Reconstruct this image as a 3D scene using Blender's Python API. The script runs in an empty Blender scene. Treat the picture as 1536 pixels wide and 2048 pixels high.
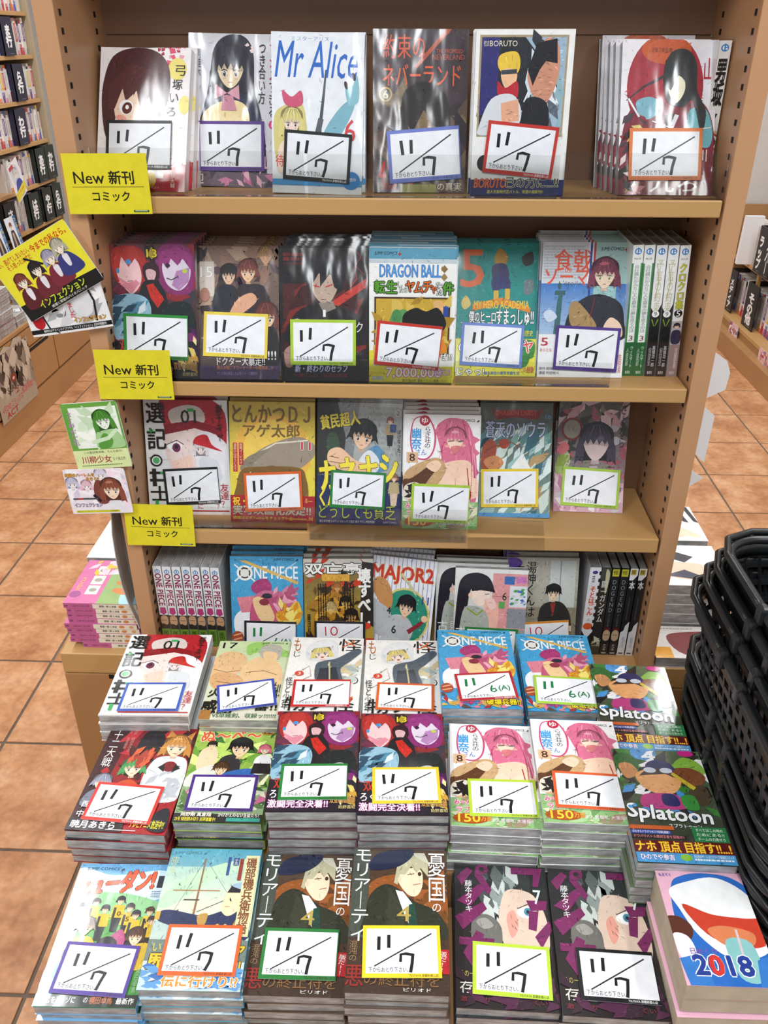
import bpy, bmesh, math, random
import numpy as np
from math import sin, cos, pi, radians
from mathutils import Vector, Matrix
from mathutils.geometry import tessellate_polygon
S = bpy.context.scene
COL = S.collection
# ---------------------------------------------------------------- camera
CAM = Vector((0.02189534, -1.14876334, 1.44120269))
FW = Vector((-0.03303497, 0.87051381, -0.491034)); RT = Vector((0.99926629, 0.03829422, 0.00066169)); DN = Vector((0.01937978, -0.49065186, -0.87114016))
cd = bpy.data.cameras.new('camera'); cam = bpy.data.objects.new('camera', cd); COL.objects.link(cam)
cd.sensor_fit = 'VERTICAL'; cd.sensor_height = 36.0; cd.lens = 1690.09 / 2048 * 36.0; cd.clip_start = 0.02
cam.matrix_world = Matrix(((RT.x, -DN.x, -FW.x, CAM.x), (RT.y, -DN.y, -FW.y, CAM.y), (RT.z, -DN.z, -FW.z, CAM.z), (0, 0, 0, 1)))
S.camera = cam
# ---------------------------------------------------------------- light and exposure
S.view_settings.view_transform = 'Standard'; S.view_settings.look = 'None'
S.view_settings.exposure = -0.2; S.view_settings.gamma = 1.0; S.view_settings.use_curve_mapping = False
W = bpy.data.worlds.new('shop_air'); S.world = W; W.use_nodes = True
W.node_tree.nodes['Background'].inputs[0].default_value = (0.92, 0.96, 1.0, 1); W.node_tree.nodes['Background'].inputs[1].default_value = 0.42
def tube_light(x, y, L, Wd, power, z=2.62, rz=0):
    ld = bpy.data.lights.new('ceiling_tube_light', 'AREA'); ld.shape = 'RECTANGLE'; ld.size = Wd; ld.size_y = L; ld.energy = power; ld.color = (0.95, 0.98, 1.0)
    o = bpy.data.objects.new('ceiling_tube_light', ld); COL.objects.link(o); o.location = (x, y, z); o.rotation_euler = (0, 0, rz); return o
for x, y in ((-1.25, -1.6), (0.0, -1.7), (1.25, -1.6), (-1.25, 0.4), (1.25, 0.4), (-1.25, 2.4), (1.25, 2.4), (0, -3.6), (0.15, 3.6)):
    tube_light(x, y, 1.2, 0.16, 30)
C_ = S.cycles
C_.max_bounces = 6; C_.diffuse_bounces = 3; C_.glossy_bounces = 3; C_.transparent_max_bounces = 12; C_.transmission_bounces = 4; C_.caustics_reflective = False; C_.caustics_refractive = False
C_.sample_clamp_indirect = 4.0
# ---------------------------------------------------------------- materials
def lin(h):
    out = []; h = h if len(h) == 6 else ''.join(c + c for c in h)
    for i in (0, 2, 4):
        v = int(h[i:i + 2], 16) / 255
        out.append(v / 12.92 if v <= 0.04045 else ((v + 0.055) / 1.055) ** 2.4)
    return out
def new_mat(name):
    m = bpy.data.materials.new(name); m.use_nodes = True
    nt = m.node_tree; b = nt.nodes['Principled BSDF']; return m, nt, b
def noise(nt, scale, detail=3, vec=None, rough=0.5):
    n = nt.nodes.new('ShaderNodeTexNoise'); n.inputs['Scale'].default_value = scale; n.inputs['Detail'].default_value = detail; n.inputs['Roughness'].default_value = rough
    if vec: nt.links.new(vec, n.inputs['Vector'])
    return n
def coord(nt, scale=(1, 1, 1), rot=(0, 0, 0)):
    t = nt.nodes.new('ShaderNodeTexCoord'); mp = nt.nodes.new('ShaderNodeMapping'); nt.links.new(t.outputs['Object'], mp.inputs[0])
    mp.inputs['Scale'].default_value = scale; mp.inputs['Rotation'].default_value = rot; return mp.outputs[0]
def ramp(nt, fac, stops):
    r = nt.nodes.new('ShaderNodeValToRGB'); nt.links.new(fac, r.inputs[0]); e = r.color_ramp.elements
    while len(e) < len(stops): e.new(0.5)
    for el, (p, c) in zip(e, stops): el.position = p; el.color = (*lin(c), 1) if isinstance(c, str) else (c, c, c, 1)
    return r.outputs[0]
def bump(nt, h, strength, dist, target):
    b = nt.nodes.new('ShaderNodeBump'); b.inputs['Strength'].default_value = strength; b.inputs['Distance'].default_value = dist
    nt.links.new(h, b.inputs['Height']); nt.links.new(b.outputs[0], target); return b
def plain(name, hexc, rough=0.5, spec=0.5, metal=0.0, coat=0.0, vary=0.0, vs=20, bmp=0.0, bs=200):
    m, nt, b = new_mat(name); b.inputs['Roughness'].default_value = rough; b.inputs['Metallic'].default_value = metal
    b.inputs['Specular IOR Level'].default_value = spec; b.inputs['Coat Weight'].default_value = coat; b.inputs['Coat Roughness'].default_value = 0.1
    b.inputs['Base Color'].default_value = (*lin(hexc), 1)
    if vary:
        n = noise(nt, vs, 4, coord(nt)); c = lin(hexc); r = nt.nodes.new('ShaderNodeValToRGB'); nt.links.new(n.outputs[0], r.inputs[0])
        r.color_ramp.elements[0].position = 0.3; r.color_ramp.elements[1].position = 0.7
        r.color_ramp.elements[0].color = (*[k * (1 - vary) for k in c], 1); r.color_ramp.elements[1].color = (*[min(1, k * (1 + vary)) for k in c], 1)
        nt.links.new(r.outputs[0], b.inputs['Base Color'])
    if bmp:
        n2 = noise(nt, bs, 3, coord(nt)); bump(nt, n2.outputs[0], bmp, 0.001, b.inputs['Normal'])
    return m
def film_bump(nt, b, strength, rough=0.13):
    # wrinkled shrink film over the print: clear coat with streaky relief
    v = coord(nt, (15, 6, 15), (0, 0, 0.5)); n = noise(nt, 1.6, 2, v, 0.5)
    v2 = coord(nt, (50, 14, 40), (0, 0, -0.35)); n2 = noise(nt, 1.2, 1, v2, 0.4)
    ad = nt.nodes.new('ShaderNodeMath'); ad.operation = 'MULTIPLY_ADD'; nt.links.new(n2.outputs[0], ad.inputs[0]); ad.inputs[1].default_value = 0.12; nt.links.new(n.outputs[0], ad.inputs[2])
    bump(nt, ad.outputs[0], strength, 0.006, b.inputs['Coat Normal'])
    b.inputs['Coat Weight'].default_value = 1.0; b.inputs['Coat Roughness'].default_value = rough; b.inputs['Coat IOR'].default_value = 1.5
def print_mat(name, film):
    m, nt, b = new_mat(name)
    a = nt.nodes.new('ShaderNodeAttribute'); a.attribute_name = 'Col'; a.attribute_type = 'GEOMETRY'
    n = noise(nt, 60, 5, coord(nt), 0.6); r = nt.nodes.new('ShaderNodeMapRange'); r.inputs['To Min'].default_value = 0.82; r.inputs['To Max'].default_value = 1.14; nt.links.new(n.outputs[0], r.inputs[0])
    mx = nt.nodes.new('ShaderNodeVectorMath'); mx.operation = 'SCALE'; nt.links.new(a.outputs['Color'], mx.inputs[0]); nt.links.new(r.outputs[0], mx.inputs['Scale'])
    nt.links.new(mx.outputs[0], b.inputs['Base Color']); b.inputs['Roughness'].default_value = 0.42; b.inputs['Specular IOR Level'].default_value = 0.2
    if film: film_bump(nt, b, film)
    else: b.inputs['Coat Weight'].default_value = 0.25; b.inputs['Coat Roughness'].default_value = 0.25
    return m
M_PRINT_HI = print_mat('wrapped_print_wrinkled', 0.6); M_PRINT = print_mat('wrapped_print', 0.16); M_FLAT = print_mat('card_print', 0)
M_CARDP = M_FLAT
def cover_mat(hexc, hi):
    key = 'cover_%s_%d' % (hexc, hi); m = bpy.data.materials.get(key)
    if m: return m
    m, nt, b = new_mat(key); b.inputs['Base Color'].default_value = (*lin(hexc), 1); b.inputs['Roughness'].default_value = 0.45; film_bump(nt, b, 0.5 if hi else 0.2); return m
def page_mat():
    m, nt, b = new_mat('wrapped_page_block')
    n = noise(nt, 1.0, 3, coord(nt, (25, 25, 900))); c = ramp(nt, n.outputs[0], [(0.3, '8a8b8b'), (0.7, 'c9c9c8')])
    n2 = noise(nt, 1.5, 2, coord(nt, (30, 30, 60))); mx = nt.nodes.new('ShaderNodeMix'); mx.data_type = 'RGBA'; mx.blend_type = 'MULTIPLY'; mx.inputs[0].default_value = 0.55
    nt.links.new(c, mx.inputs[6]); nt.links.new(ramp(nt, n2.outputs[0], [(0.35, '8a8a88'), (0.65, 'ffffff')]), mx.inputs[7]); nt.links.new(mx.outputs[2], b.inputs['Base Color'])
    b.inputs['Roughness'].default_value = 0.6
    v = coord(nt, (20, 20, 160)); n3 = noise(nt, 1.5, 4, v, 0.7); bump(nt, n3.outputs[0], 0.5, 0.003, b.inputs['Coat Normal']); b.inputs['Coat Weight'].default_value = 1; b.inputs['Coat Roughness'].default_value = 0.12
    return m
M_PAGE = page_mat()
M_PAPER = plain('bare_page_block', 'b9aa94', 0.8, vary=0.12, vs=40)
def tan_mat(name, c):
    m = plain(name, c, 0.38, 0.4, vary=0.04, vs=6, bmp=0.12, bs=260); return m
M_TAN = tan_mat('tan_painted_steel', 'bf916a'); M_SHELF = tan_mat('tan_painted_shelf', 'bd945f'); M_BACK = tan_mat('shaded_tan_back_panel', '86624a'); M_TANC = tan_mat('tan_laminate_cabinet', 'a87e52')  # back panels: darker tan, the shadow between shelves put into the colour
M_DARK = plain('slot_dark', '120d0a', 0.9); M_BLACK = plain('black_basket_plastic', '1b1d1f', 0.33, 0.45, bmp=0.15, bs=120)
M_WHITE = plain('white_card', 'e9ebee', 0.5); M_GREY = plain('grey_plastic_sheet', 'cfccc7', 0.35); M_WALL = plain('white_pillar_paint', 'c9c5c0', 0.6, vary=0.04)
M_NAVY = plain('navy_divider_plastic', '20223a', 0.35); M_DGREEN = plain('dark_green_divider_plastic', '1b2622', 0.35); M_BLK = plain('black_divider_plastic', '1b1a1d', 0.35)
def acrylic():
    m, nt, b = new_mat('clear_acrylic'); nt.nodes.remove(b)
    tr = nt.nodes.new('ShaderNodeBsdfTransparent'); tr.inputs[0].default_value = (0.93, 0.93, 0.92, 1); gl = nt.nodes.new('ShaderNodeBsdfGlossy'); gl.inputs['Roughness'].default_value = 0.06
    fr = nt.nodes.new('ShaderNodeFresnel'); fr.inputs[0].default_value = 1.35; mx = nt.nodes.new('ShaderNodeMixShader'); nt.links.new(fr.outputs[0], mx.inputs[0]); nt.links.new(tr.outputs[0], mx.inputs[1]); nt.links.new(gl.outputs[0], mx.inputs[2])
    nt.links.new(mx.outputs[0], nt.nodes['Material Output'].inputs[0]); return m
M_ACR = acrylic()
def tile_mat():
    m, nt, b = new_mat('terracotta_tile')
    oi = nt.nodes.new('ShaderNodeObjectInfo'); t = nt.nodes.new('ShaderNodeTexCoord'); ad = nt.nodes.new('ShaderNodeVectorMath'); ad.operation = 'MULTIPLY_ADD'
    cb = nt.nodes.new('ShaderNodeCombineXYZ'); 
    for i in range(3): nt.links.new(oi.outputs['Random'], cb.inputs[i])
    nt.links.new(cb.outputs[0], ad.inputs[0]); ad.inputs[1].default_value = (37, 53, 71); nt.links.new(t.outputs['Object'], ad.inputs[2])
    n = noise(nt, 9, 6, ad.outputs[0], 0.65); c = ramp(nt, n.outputs[0], [(0.28, 'a46d49'), (0.5, 'c89268'), (0.72, 'deb08a')])
    n2 = noise(nt, 60, 3, ad.outputs[0]); mx = nt.nodes.new('ShaderNodeMix'); mx.data_type = 'RGBA'; mx.blend_type = 'MULTIPLY'; mx.inputs[0].default_value = 0.3; nt.links.new(c, mx.inputs[6]); nt.links.new(ramp(nt, n2.outputs[0], [(0.35, 'b0a49c'), (0.6, 'ffffff')]), mx.inputs[7])
    nt.links.new(mx.outputs[2], b.inputs['Base Color']); b.inputs['Roughness'].default_value = 0.3; b.inputs['Specular IOR Level'].default_value = 0.5
    bump(nt, n2.outputs[0], 0.25, 0.0015, b.inputs['Normal']); return m
M_TILE = tile_mat(); M_GROUT = plain('dark_grout', '6a5c50', 0.9, vary=0.15)
# ---------------------------------------------------------------- mesh helpers
def link(name, me, parent=None, m=None):
    o = bpy.data.objects.new(name, me); COL.objects.link(o)
    if parent is not None: o.parent = parent
    if m is not None: me.materials.clear(); me.materials.append(m)
    return o
def boxes(name, lst, bev=0.0):
    bm = bmesh.new()
    for (x0, y0, z0, x1, y1, z1) in lst:
        vs = [bm.verts.new(p) for p in ((x0, y0, z0), (x1, y0, z0), (x1, y1, z0), (x0, y1, z0), (x0, y0, z1), (x1, y0, z1), (x1, y1, z1), (x0, y1, z1))]
        for f in ((0, 3, 2, 1), (4, 5, 6, 7), (0, 1, 5, 4), (1, 2, 6, 5), (2, 3, 7, 6), (3, 0, 4, 7)): bm.faces.new([vs[i] for i in f])
    if bev: bmesh.ops.bevel(bm, geom=bm.edges[:], offset=bev, segments=2, affect='EDGES', profile=0.5)
    me = bpy.data.meshes.new(name); bm.to_mesh(me); bm.free(); return me
def tag(o, label=None, cat=None, group=None, kind=None):
    if label: o['label'] = label
    if cat: o['category'] = cat
    if group: o['group'] = group
    if kind: o['kind'] = kind
    return o
def empty(name, loc=(0, 0, 0)):
    o = bpy.data.objects.new(name, None); COL.objects.link(o); o.location = loc; o.empty_display_size = 0.05; return o
def frame(x, y, z, yaw, tilt, roll):
    # x axis = across the cover, y = up the page, z = out of the cover
    U = Vector((1, 0, 0)); V = Vector((0, -cos(tilt), -sin(tilt))); N = Vector((0, -sin(tilt), cos(tilt)))
    c, s = cos(roll), sin(roll); U, V = c * U + s * V, -s * U + c * V
    R = Matrix.Rotation(yaw, 3, 'Z'); U = R @ U; V = R @ V; N = R @ N; Y = -V
    return Matrix(((U.x, Y.x, N.x, x), (U.y, Y.y, N.y, y), (U.z, Y.z, N.z, z), (0, 0, 0, 1)))
# ---------------------------------------------------------------- flat print made of coloured faces
_cu = bpy.data.curves.new('lettering', 'FONT'); _to = bpy.data.objects.new('lettering', _cu); COL.objects.link(_to); _cu.resolution_u = 2
_tc = {}
def glyphs(txt, vert, bold):
    k = (txt, vert, bold)
    if k in _tc: return _tc[k]
    if vert: _cu.body = '\n'.join(txt.replace('ー', '｜')); _cu.align_x = 'CENTER'; _cu.space_line = 0.92
    else: _cu.body = txt; _cu.align_x = 'LEFT'; _cu.space_line = 1.0
    _cu.offset = bold
    dg = bpy.context.evaluated_depsgraph_get(); dg.update(); ev = _to.evaluated_get(dg); me = ev.to_mesh(); me.calc_loop_triangles()
    vs = [(v.co.x, v.co.y) for v in me.vertices]; tr = [tuple(t.vertices) for t in me.loop_triangles]; ev.to_mesh_clear()
    if not vs: vs = [(0, 0), (1, 0), (0, 1)]; tr = []
    x0 = min(v[0] for v in vs); x1 = max(v[0] for v in vs); y0 = min(v[1] for v in vs); y1 = max(v[1] for v in vs)
    w = max(x1 - x0, 1e-6); h = max(y1 - y0, 1e-6)
    _tc[k] = ([((a - x0) / w, 1 - (b - y0) / h) for a, b in vs], tr); return _tc[k]
def smooth(pts, n=5):
    out = []; L = len(pts)
    for i in range(L):
        p0, p1, p2, p3 = pts[i - 1], pts[i], pts[(i + 1) % L], pts[(i + 2) % L]
        for k in range(n):
            t = k / n
            out.append(tuple(0.5 * ((2 * p1[j]) + (-p0[j] + p2[j]) * t + (2 * p0[j] - 5 * p1[j] + 4 * p2[j] - p3[j]) * t * t + (-p0[j] + 3 * p1[j] - 3 * p2[j] + p3[j]) * t ** 3) for j in (0, 1)))
    return out
def tone(h, f):
    return ''.join('%02x' % min(255, int(int(h[i:i + 2], 16) * f + (6 if f > 1 else 0))) for i in (0, 2, 4))
class Art:
    def __init__(s, W=100, H=154, bg='ffffff'):
        s.W, s.H, s.v, s.f, s.c, s.k, s.tx = W, H, [], [], [], 0, []; s.bg = bg[0] if isinstance(bg, tuple) else bg; s.r(0, 0, W, H, bg)
    def add(s, pts, tris, col, text=False, lay=None):
        n = len(s.v); W, H = s.W, s.H
        if lay is None: s.k += 1; lay = s.k
        s.k = max(s.k, lay)
        g = isinstance(col, tuple); a = lin(col[0] if g else col); b = lin(col[1]) if g else a
        if g: y0 = min(p[1] for p in pts); y1 = max(p[1] for p in pts); d = max(y1 - y0, 1e-6)
        for p in pts:
            x = min(max(p[0], 0), W); y = min(max(p[1], 0), H); s.v.append((x, y, lay))
            t = (p[1] - y0) / d if g else 0
            s.c.append([a[i] * (1 - t) + b[i] * t for i in range(3)] + [1])
        s.f += [(n + i, n + j, n + k) for i, j, k in tris]; s.tx += [text] * len(tris); return s
    def p(s, pts, c):
        t = tessellate_polygon([[Vector((x, y, 0)) for x, y in pts]]); return s.add(pts, t, c)
    def r(s, x, y, w, h, c): return s.add([(x, y), (x + w, y), (x + w, y + h), (x, y + h)], [(0, 1, 2), (0, 2, 3)], c)
    def b(s, pts, c, n=5): return s.p(smooth(pts, n), c)
    def e(s, cx, cy, rx, ry, c, rot=0, n=22):
        a = radians(rot); P = []
        for i in range(n):
            x, y = rx * cos(2 * pi * i / n), ry * sin(2 * pi * i / n); P.append((cx + x * cos(a) - y * sin(a), cy + x * sin(a) + y * cos(a)))
        return s.add(P, [(0, i, i + 1) for i in range(1, n - 1)], c)
    def l(s, pts, w, c, w2=None):
        w2 = w if w2 is None else w2; n = len(pts); L = []; R = []
        for i, (x, y) in enumerate(pts):
            a, b = pts[max(i - 1, 0)], pts[min(i + 1, n - 1)]; dx, dy = b[0] - a[0], b[1] - a[1]; d = math.hypot(dx, dy) or 1
            k = (w + (w2 - w) * i / (n - 1)) / 2; L.append((x - dy / d * k, y + dx / d * k)); R.append((x + dy / d * k, y - dx / d * k))
        return s.add(L + R, [t for i in range(n - 1) for t in ((i, i + 1, n + i), (i + 1, n + i + 1, n + i))], c)
    def t(s, txt, x, y, w, h, c, v=0, o=None, ow=0.03, bo=0.0, rot=0, sh=0):
        a = radians(rot); cx, cy = x + w / 2, y + h / 2
        vs, tr = glyphs(txt, v, 0.0); n = max(1, len(txt)); em = (h / n if v else min(h, w / n * 1.3)); ca, sa = cos(a), sin(a); nv = len(vs)
        def put(d, col):
            sh_ = [(0, 0)] if d <= 0.004 else [(d * em * cos(q), d * em * sin(q)) for q in ((0.5, 3.6) if d < .02 else (0.6, 2.2, 3.8, 5.4) if d < .05 else (0, 1.05, 2.1, 3.15, 4.2, 5.25))]
            for dx, dy in sh_:
                P = []
                for (u, q) in vs:
                    X = -w / 2 + u * w + dx; Y = -h / 2 + q * h + dy; X -= sh * Y; P.append((cx + X * ca - Y * sa, cy + X * sa + Y * ca))
                s.add(P, tr, col, text=True)
        b_ = bo * .55
        if o: put(b_ + ow, o)
        put(b_, c); return s
    def ln(s, x, y, w, h, n, c, seed=1, v=0):
        # small unreadable print: rows of short dashes
        R = random.Random(seed); st = (w if v else h) / n; Ly = s.k + 1
        def rect(a, b, c_, d_): s.add([(a, b), (a + c_, b), (a + c_, b + d_), (a, b + d_)], [(0, 1, 2), (0, 2, 3)], c, lay=Ly)
        for i in range(n):
            q = 0
            while q < (h if v else w) * 0.97:
                d = R.uniform(0.5, 1.3) * st; d = min(d, (h if v else w) - q)
                if v: rect(x + i * st, y + q, st * 0.5, d * 0.8)
                else: rect(x + q, y + i * st, d * 0.8, st * 0.5)
                q += d
        return s
    def sc(s, x, y, w, h, n, cols, s0, s1, seed=1, ang=None, asp=2.5):
        R = random.Random(seed); Lb = s.k + 1
        for i in range(n):
            cx, cy = x + R.random() * w, y + R.random() * h; a = radians(ang + R.uniform(-25, 25)) if ang is not None else R.uniform(0, 2 * pi); k = R.uniform(s0, s1)
            q = [(k * asp / 2, 0), (0, k * 0.5), (-k * asp / 2, k * R.uniform(-.3, .3)), (0, -k * 0.5)]
            s.add([(cx + u * cos(a) - v * sin(a), cy + u * sin(a) + v * cos(a)) for u, v in q], [(0, 1, 2), (0, 2, 3)], R.choice(cols), lay=Lb + i % 14)
        return s
    def hd(s, x, y, r, hair, skin='f2cdae', L=0.6, tilt=0, hi=None, eye='33262a', mouth='a04a44', smile=0, face=1, sw=1.25):
        a = radians(tilt)
        def q(P): return [(x + r * (u * cos(a) - v * sin(a)), y + r * (u * sin(a) + v * cos(a))) for u, v in P]
        dk, lt = tone(hair, .62), tone(hair, 1.35)
        s.b(q([(-sw, -.2), (-1.05, -1.1), (0, -1.6), (1.05, -1.1), (sw, -.2), (sw * 1.02, L), (.5, L * .9 + .15), (-.5, L * .9 + .15), (-sw * 1.02, L)]), dk)
        for k in (-1, 1): s.p(q([(k * sw * .9, -.5), (k * sw * 1.12, .2), (k * sw * 1.2, L + .35), (k * sw * .86, L - .1), (k * sw * .7, L + .3), (k * sw * .62, .1)]), hair)
        if L < 1.2: s.p(q([(-.22, .8), (.22, .8), (.3, 1.4), (-.3, 1.4)]), tone(skin, .86))
        s.b(q([(-.85, -.4), (-.8, .3), (-.42, .92), (0, 1.15), (.42, .92), (.8, .3), (.85, -.4), (0, -1)]), skin)
        s.b(q([(-.84, -.4), (-.8, .12), (-.3, .02), (.3, .08), (.8, .12), (.84, -.4), (0, -.8)]), tone(skin, .84))
        s.p(q([(-.98, .25), (-1.02, -.6), (-.6, -1.25), (0, -1.42), (.6, -1.25), (1.02, -.6), (.98, .25), (.78, -.25), (.62, .02), (.4, -.32), (.22, .06), (.02, -.36), (-.2, .04), (-.42, -.34), (-.6, .04), (-.78, -.25)]), hair)
        if r > 5:
            for u0, u1, v1, cc in ((-.5, -.72, -.3, dk), (-.2, -.3, -.25, dk), (.08, .1, -.2, dk), (.36, .5, -.3, dk), (-.36, -.52, -.45, lt), (.2, .3, -.5, lt), (.62, .86, -.2, dk), (-.7, -.92, -.1, dk)): s.l(q([(u0 * .6, -1.25), ((u0 + u1) / 2, -.8), (u1, v1)]), .07 * r, cc, .015 * r)
        if hi: s.p(q([(-.6, -.95), (-.1, -1.15), (.4, -1.0), (.1, -.85), (-.3, -.8)]), hi)
        if face:
            for k in (-.4, .4):
                c = q([(k, .28)])[0]; s.e(c[0], c[1], .15 * r, .2 * r, 'ffffff', tilt, 10); s.e(c[0], c[1], .11 * r, .17 * r, eye, tilt, 10).e(c[0] - .03 * r, c[1] - .07 * r, .04 * r, .05 * r, 'f4f4f4', tilt, 6).e(c[0], c[1] + .3 * r, .13 * r, .06 * r, tone(skin, .9), tilt, 8)
                s.l(q([(k - .2, .1), (k, .04), (k + .2, .1)]), .06 * r, '2a2020')
            c = q([(0, .8)])[0]
            if smile: s.e(c[0], c[1], .2 * r, .13 * r, mouth, tilt, 10)
            else: s.l(q([(-.13, .8), (.13, .8)]), .05 * r, mouth)
        return s
    def strokes(s, n, seed, lo=2.5, hi=8):
        # short brush strokes in a lighter or darker tone of whatever is printed under them
        V = np.array(s.v); F = np.array(s.f); C = np.array(s.c); RS = np.random.RandomState(seed); A_, B_, C3 = V[F[:, 0]], V[F[:, 1]], V[F[:, 2]]; tx = np.array(s.tx)
        d = (B_[:, 1] - C3[:, 1]) * (A_[:, 0] - C3[:, 0]) + (C3[:, 0] - B_[:, 0]) * (A_[:, 1] - C3[:, 1]); d[np.abs(d) < 1e-9] = 1e-9
        kk = F[:, 0]; ph = RS.rand(3) * 6
        for _ in range(n):
            x, y = RS.rand() * s.W, RS.rand() * s.H
            u = ((B_[:, 1] - C3[:, 1]) * (x - C3[:, 0]) + (C3[:, 0] - B_[:, 0]) * (y - C3[:, 1])) / d; w = ((C3[:, 1] - A_[:, 1]) * (x - C3[:, 0]) + (A_[:, 0] - C3[:, 0]) * (y - C3[:, 1])) / d
            hit = np.nonzero((u >= 0) & (w >= 0) & (u + w <= 1) & ~tx)[0]
            if not len(hit): continue
            i = hit[-1]; lite = 0
            c = C[F[i, 0]] * u[i] + C[F[i, 1]] * w[i] + C[F[i, 2]] * (1 - u[i] - w[i]); g = c[:3].mean()
            if g > .55 and RS.rand() < .72: continue
            f = RS.choice([.5, .68, .8, 1.25, 1.5]) if g < .5 else RS.choice([.66, .78, .86, .92])
            ang = 1.57 + 1.1 * sin(x * .06 + ph[0]) + .9 * cos(y * .05 + ph[1]) + RS.randn() * .25; L = RS.uniform(lo, hi) / 2; wd = RS.uniform(.25, .8)
            cx, cy = cos(ang), sin(ang); bow = RS.uniform(-.25, .25) * L; q = [(x - cx * L, y - cy * L), (x - cy * (wd + bow), y + cx * (wd + bow)), (x + cx * L, y + cy * L), (x + cy * (wd - bow), y - cx * (wd - bow))]
            m = len(s.v); s.v += [(min(max(a, 0), s.W), min(max(b, 0), s.H), V[F[i, 0], 2] + .5) for a, b in q]; cc = [min(1, v * f + (.01 if f > 1 else 0)) for v in c[:3]] + [1]; s.c += [cc] * 4; s.f += [(m, m + 1, m + 2), (m, m + 2, m + 3)]; s.tx += [False] * 2
        return s
    def mesh(s, name, w, h, z0=0.0006, span=0.0016):
        # w,h real size; origin bottom centre; y up the page
        me = bpy.data.meshes.new(name); dz = min(0.00002, span / max(1, s.k)); sx, sy = w / s.W, h / s.H
        me.from_pydata([(x * sx - w / 2, h - y * sy, z0 + k * dz) for x, y, k in s.v], [], [(a, c, b) for a, b, c in s.f])
        at = me.color_attributes.new('Col', 'FLOAT_COLOR', 'POINT'); at.data.foreach_set('color', [q for c in s.c for q in c]); me.update()
        # make every face look out of the cover
        bm = bmesh.new(); bm.from_mesh(me)
        fl = [f for f in bm.faces if f.normal.z < 0]
        if fl: bmesh.ops.reverse_faces(bm, faces=fl)
        bm.to_mesh(me); bm.free(); return me
# ---------------------------------------------------------------- cover art (generic figures in the colours seen, lettering as read)
A = {}
def jc(a, x, y, c='2a2a2a', w=30, plus=None):
    a.t('JUMP COMICS', x, y - .5, w, 4.4, c, bo=.05)
    if plus: a.r(x + w + 2, y, 1.2, 4, plus).r(x + w + .6, y + 1.4, 4, 1.2, plus)
    else: a.p([(x + w + 2, y + 3), (x + w + 5, y), (x + w + 6, y + 2), (x + w + 4, y + 3.4)], c)
def fig(a, x, y, s, hair, top, skin='f0c8a4', leg='26262c', arm=None, **k):
    # small generic standing figure, s = head half-width
    a.p([(x - s * 1.5, y + s * 1.3), (x + s * 1.5, y + s * 1.3), (x + s * 1.9, y + s * 5), (x - s * 1.9, y + s * 5)], top)
    a.p([(x - s * 1.3, y + s * 5), (x + s * 1.3, y + s * 5), (x + s * .9, y + s * 9), (x - s * .9, y + s * 9)], leg)
    if arm: a.l([(x - s * 1.4, y + s * 1.8), (x - s * 2.6, y + s * 4)], s * .9, arm).l([(x + s * 1.4, y + s * 1.8), (x + s * 2.6, y + s * 3.6)], s * .9, arm)
    a.hd(x, y, s, hair, skin, **k)
# --- top shelf
a = A['r1a'] = Art(bg=('f6f1f2', 'fbf6f4'))
a.sc(60, 0, 30, 28, 26, ['c2183c', 'e0506e', 'f0a9b4', 'a81430'], 3, 8, 3, asp=1.2); a.e(86, 22, 10, 12, 'f2e27a').e(72, 92, 6, 5, 'f0e070').e(95, 60, 6, 10, 'f2e683')
a.b([(4, 40), (14, 10), (40, 0), (66, 6), (78, 26), (76, 60), (62, 78), (56, 96), (44, 98), (46, 70), (20, 74), (22, 100), (10, 98), (4, 70)], '4a2228')
a.b([(16, 52), (22, 84), (36, 98), (50, 96), (60, 78), (62, 60), (40, 40), (24, 40)], 'f7d9c0')
a.p([(10, 64), (12, 40), (34, 16), (60, 26), (70, 50), (72, 76), (60, 66), (56, 52), (46, 64), (42, 46), (30, 58), (26, 44), (18, 66)], '55292d')
a.e(31, 64, 8, 8, 'ffffff', 20).e(32, 65, 5.5, 6.5, '5a2320', 20).e(32, 64, 2, 2.4, 'ffffff').e(53, 76, 6.5, 8, 'ffffff', 20).e(53, 76, 4.5, 6.4, '5a2320', 20).e(53, 75, 1.6, 2, 'ffffff')
a.e(26, 76, 6, 3.4, 'f0a592', 15).e(52, 88, 5, 3, 'f0a592', 15); a.b([(24, 84), (32, 82), (40, 88), (38, 96), (28, 94)], 'a5382f')
for i, ch in enumerate('弓塚いろは'): a.t(ch, 84 - i * 2.6, 18 + i * 15, 11 - (i > 1) * 1.5, 11 - (i > 1) * 1.5, '241c1c', bo=.02)
a.t('は', 74, 94, 7, 7, 'd02c46').t('手', 70, 104, 11, 11, '241c1c').t('まで', 72, 117, 12, 11, '241c1c')
a.r(76, 124, 24, 30, 'b8202c').e(84, 122, 6, 6, 'f8f4f4').e(84, 122, 4.6, 4.6, 'c6303a').t('1', 82.4, 119, 3, 6, 'ffffff'); a.t('由伊大輔', 84, 130, 5, 20, 'f6e9d8', v=1)
a.r(0, 140, 76, 14, 'b0202a').e(62, 142, 6, 8, 'e8c22a').t('JUMP COMICS＋', 44, 149, 28, 3, 'f0d8d0').t('ゃれ', 4, 126, 9, 6, '30282a')
a = A['r1b'] = Art(H=142, bg=('dfe1e8', 'd6d3dc'))
a.b([(26, 14), (38, 2), (56, 2), (66, 16), (68, 50), (74, 70), (80, 100), (76, 142), (14, 142), (6, 118), (10, 86), (18, 60), (22, 40)], '1e2036')
a.b([(16, 66), (26, 50), (60, 50), (72, 66), (78, 100), (74, 142), (14, 142), (10, 100)], '262c4a')
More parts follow.
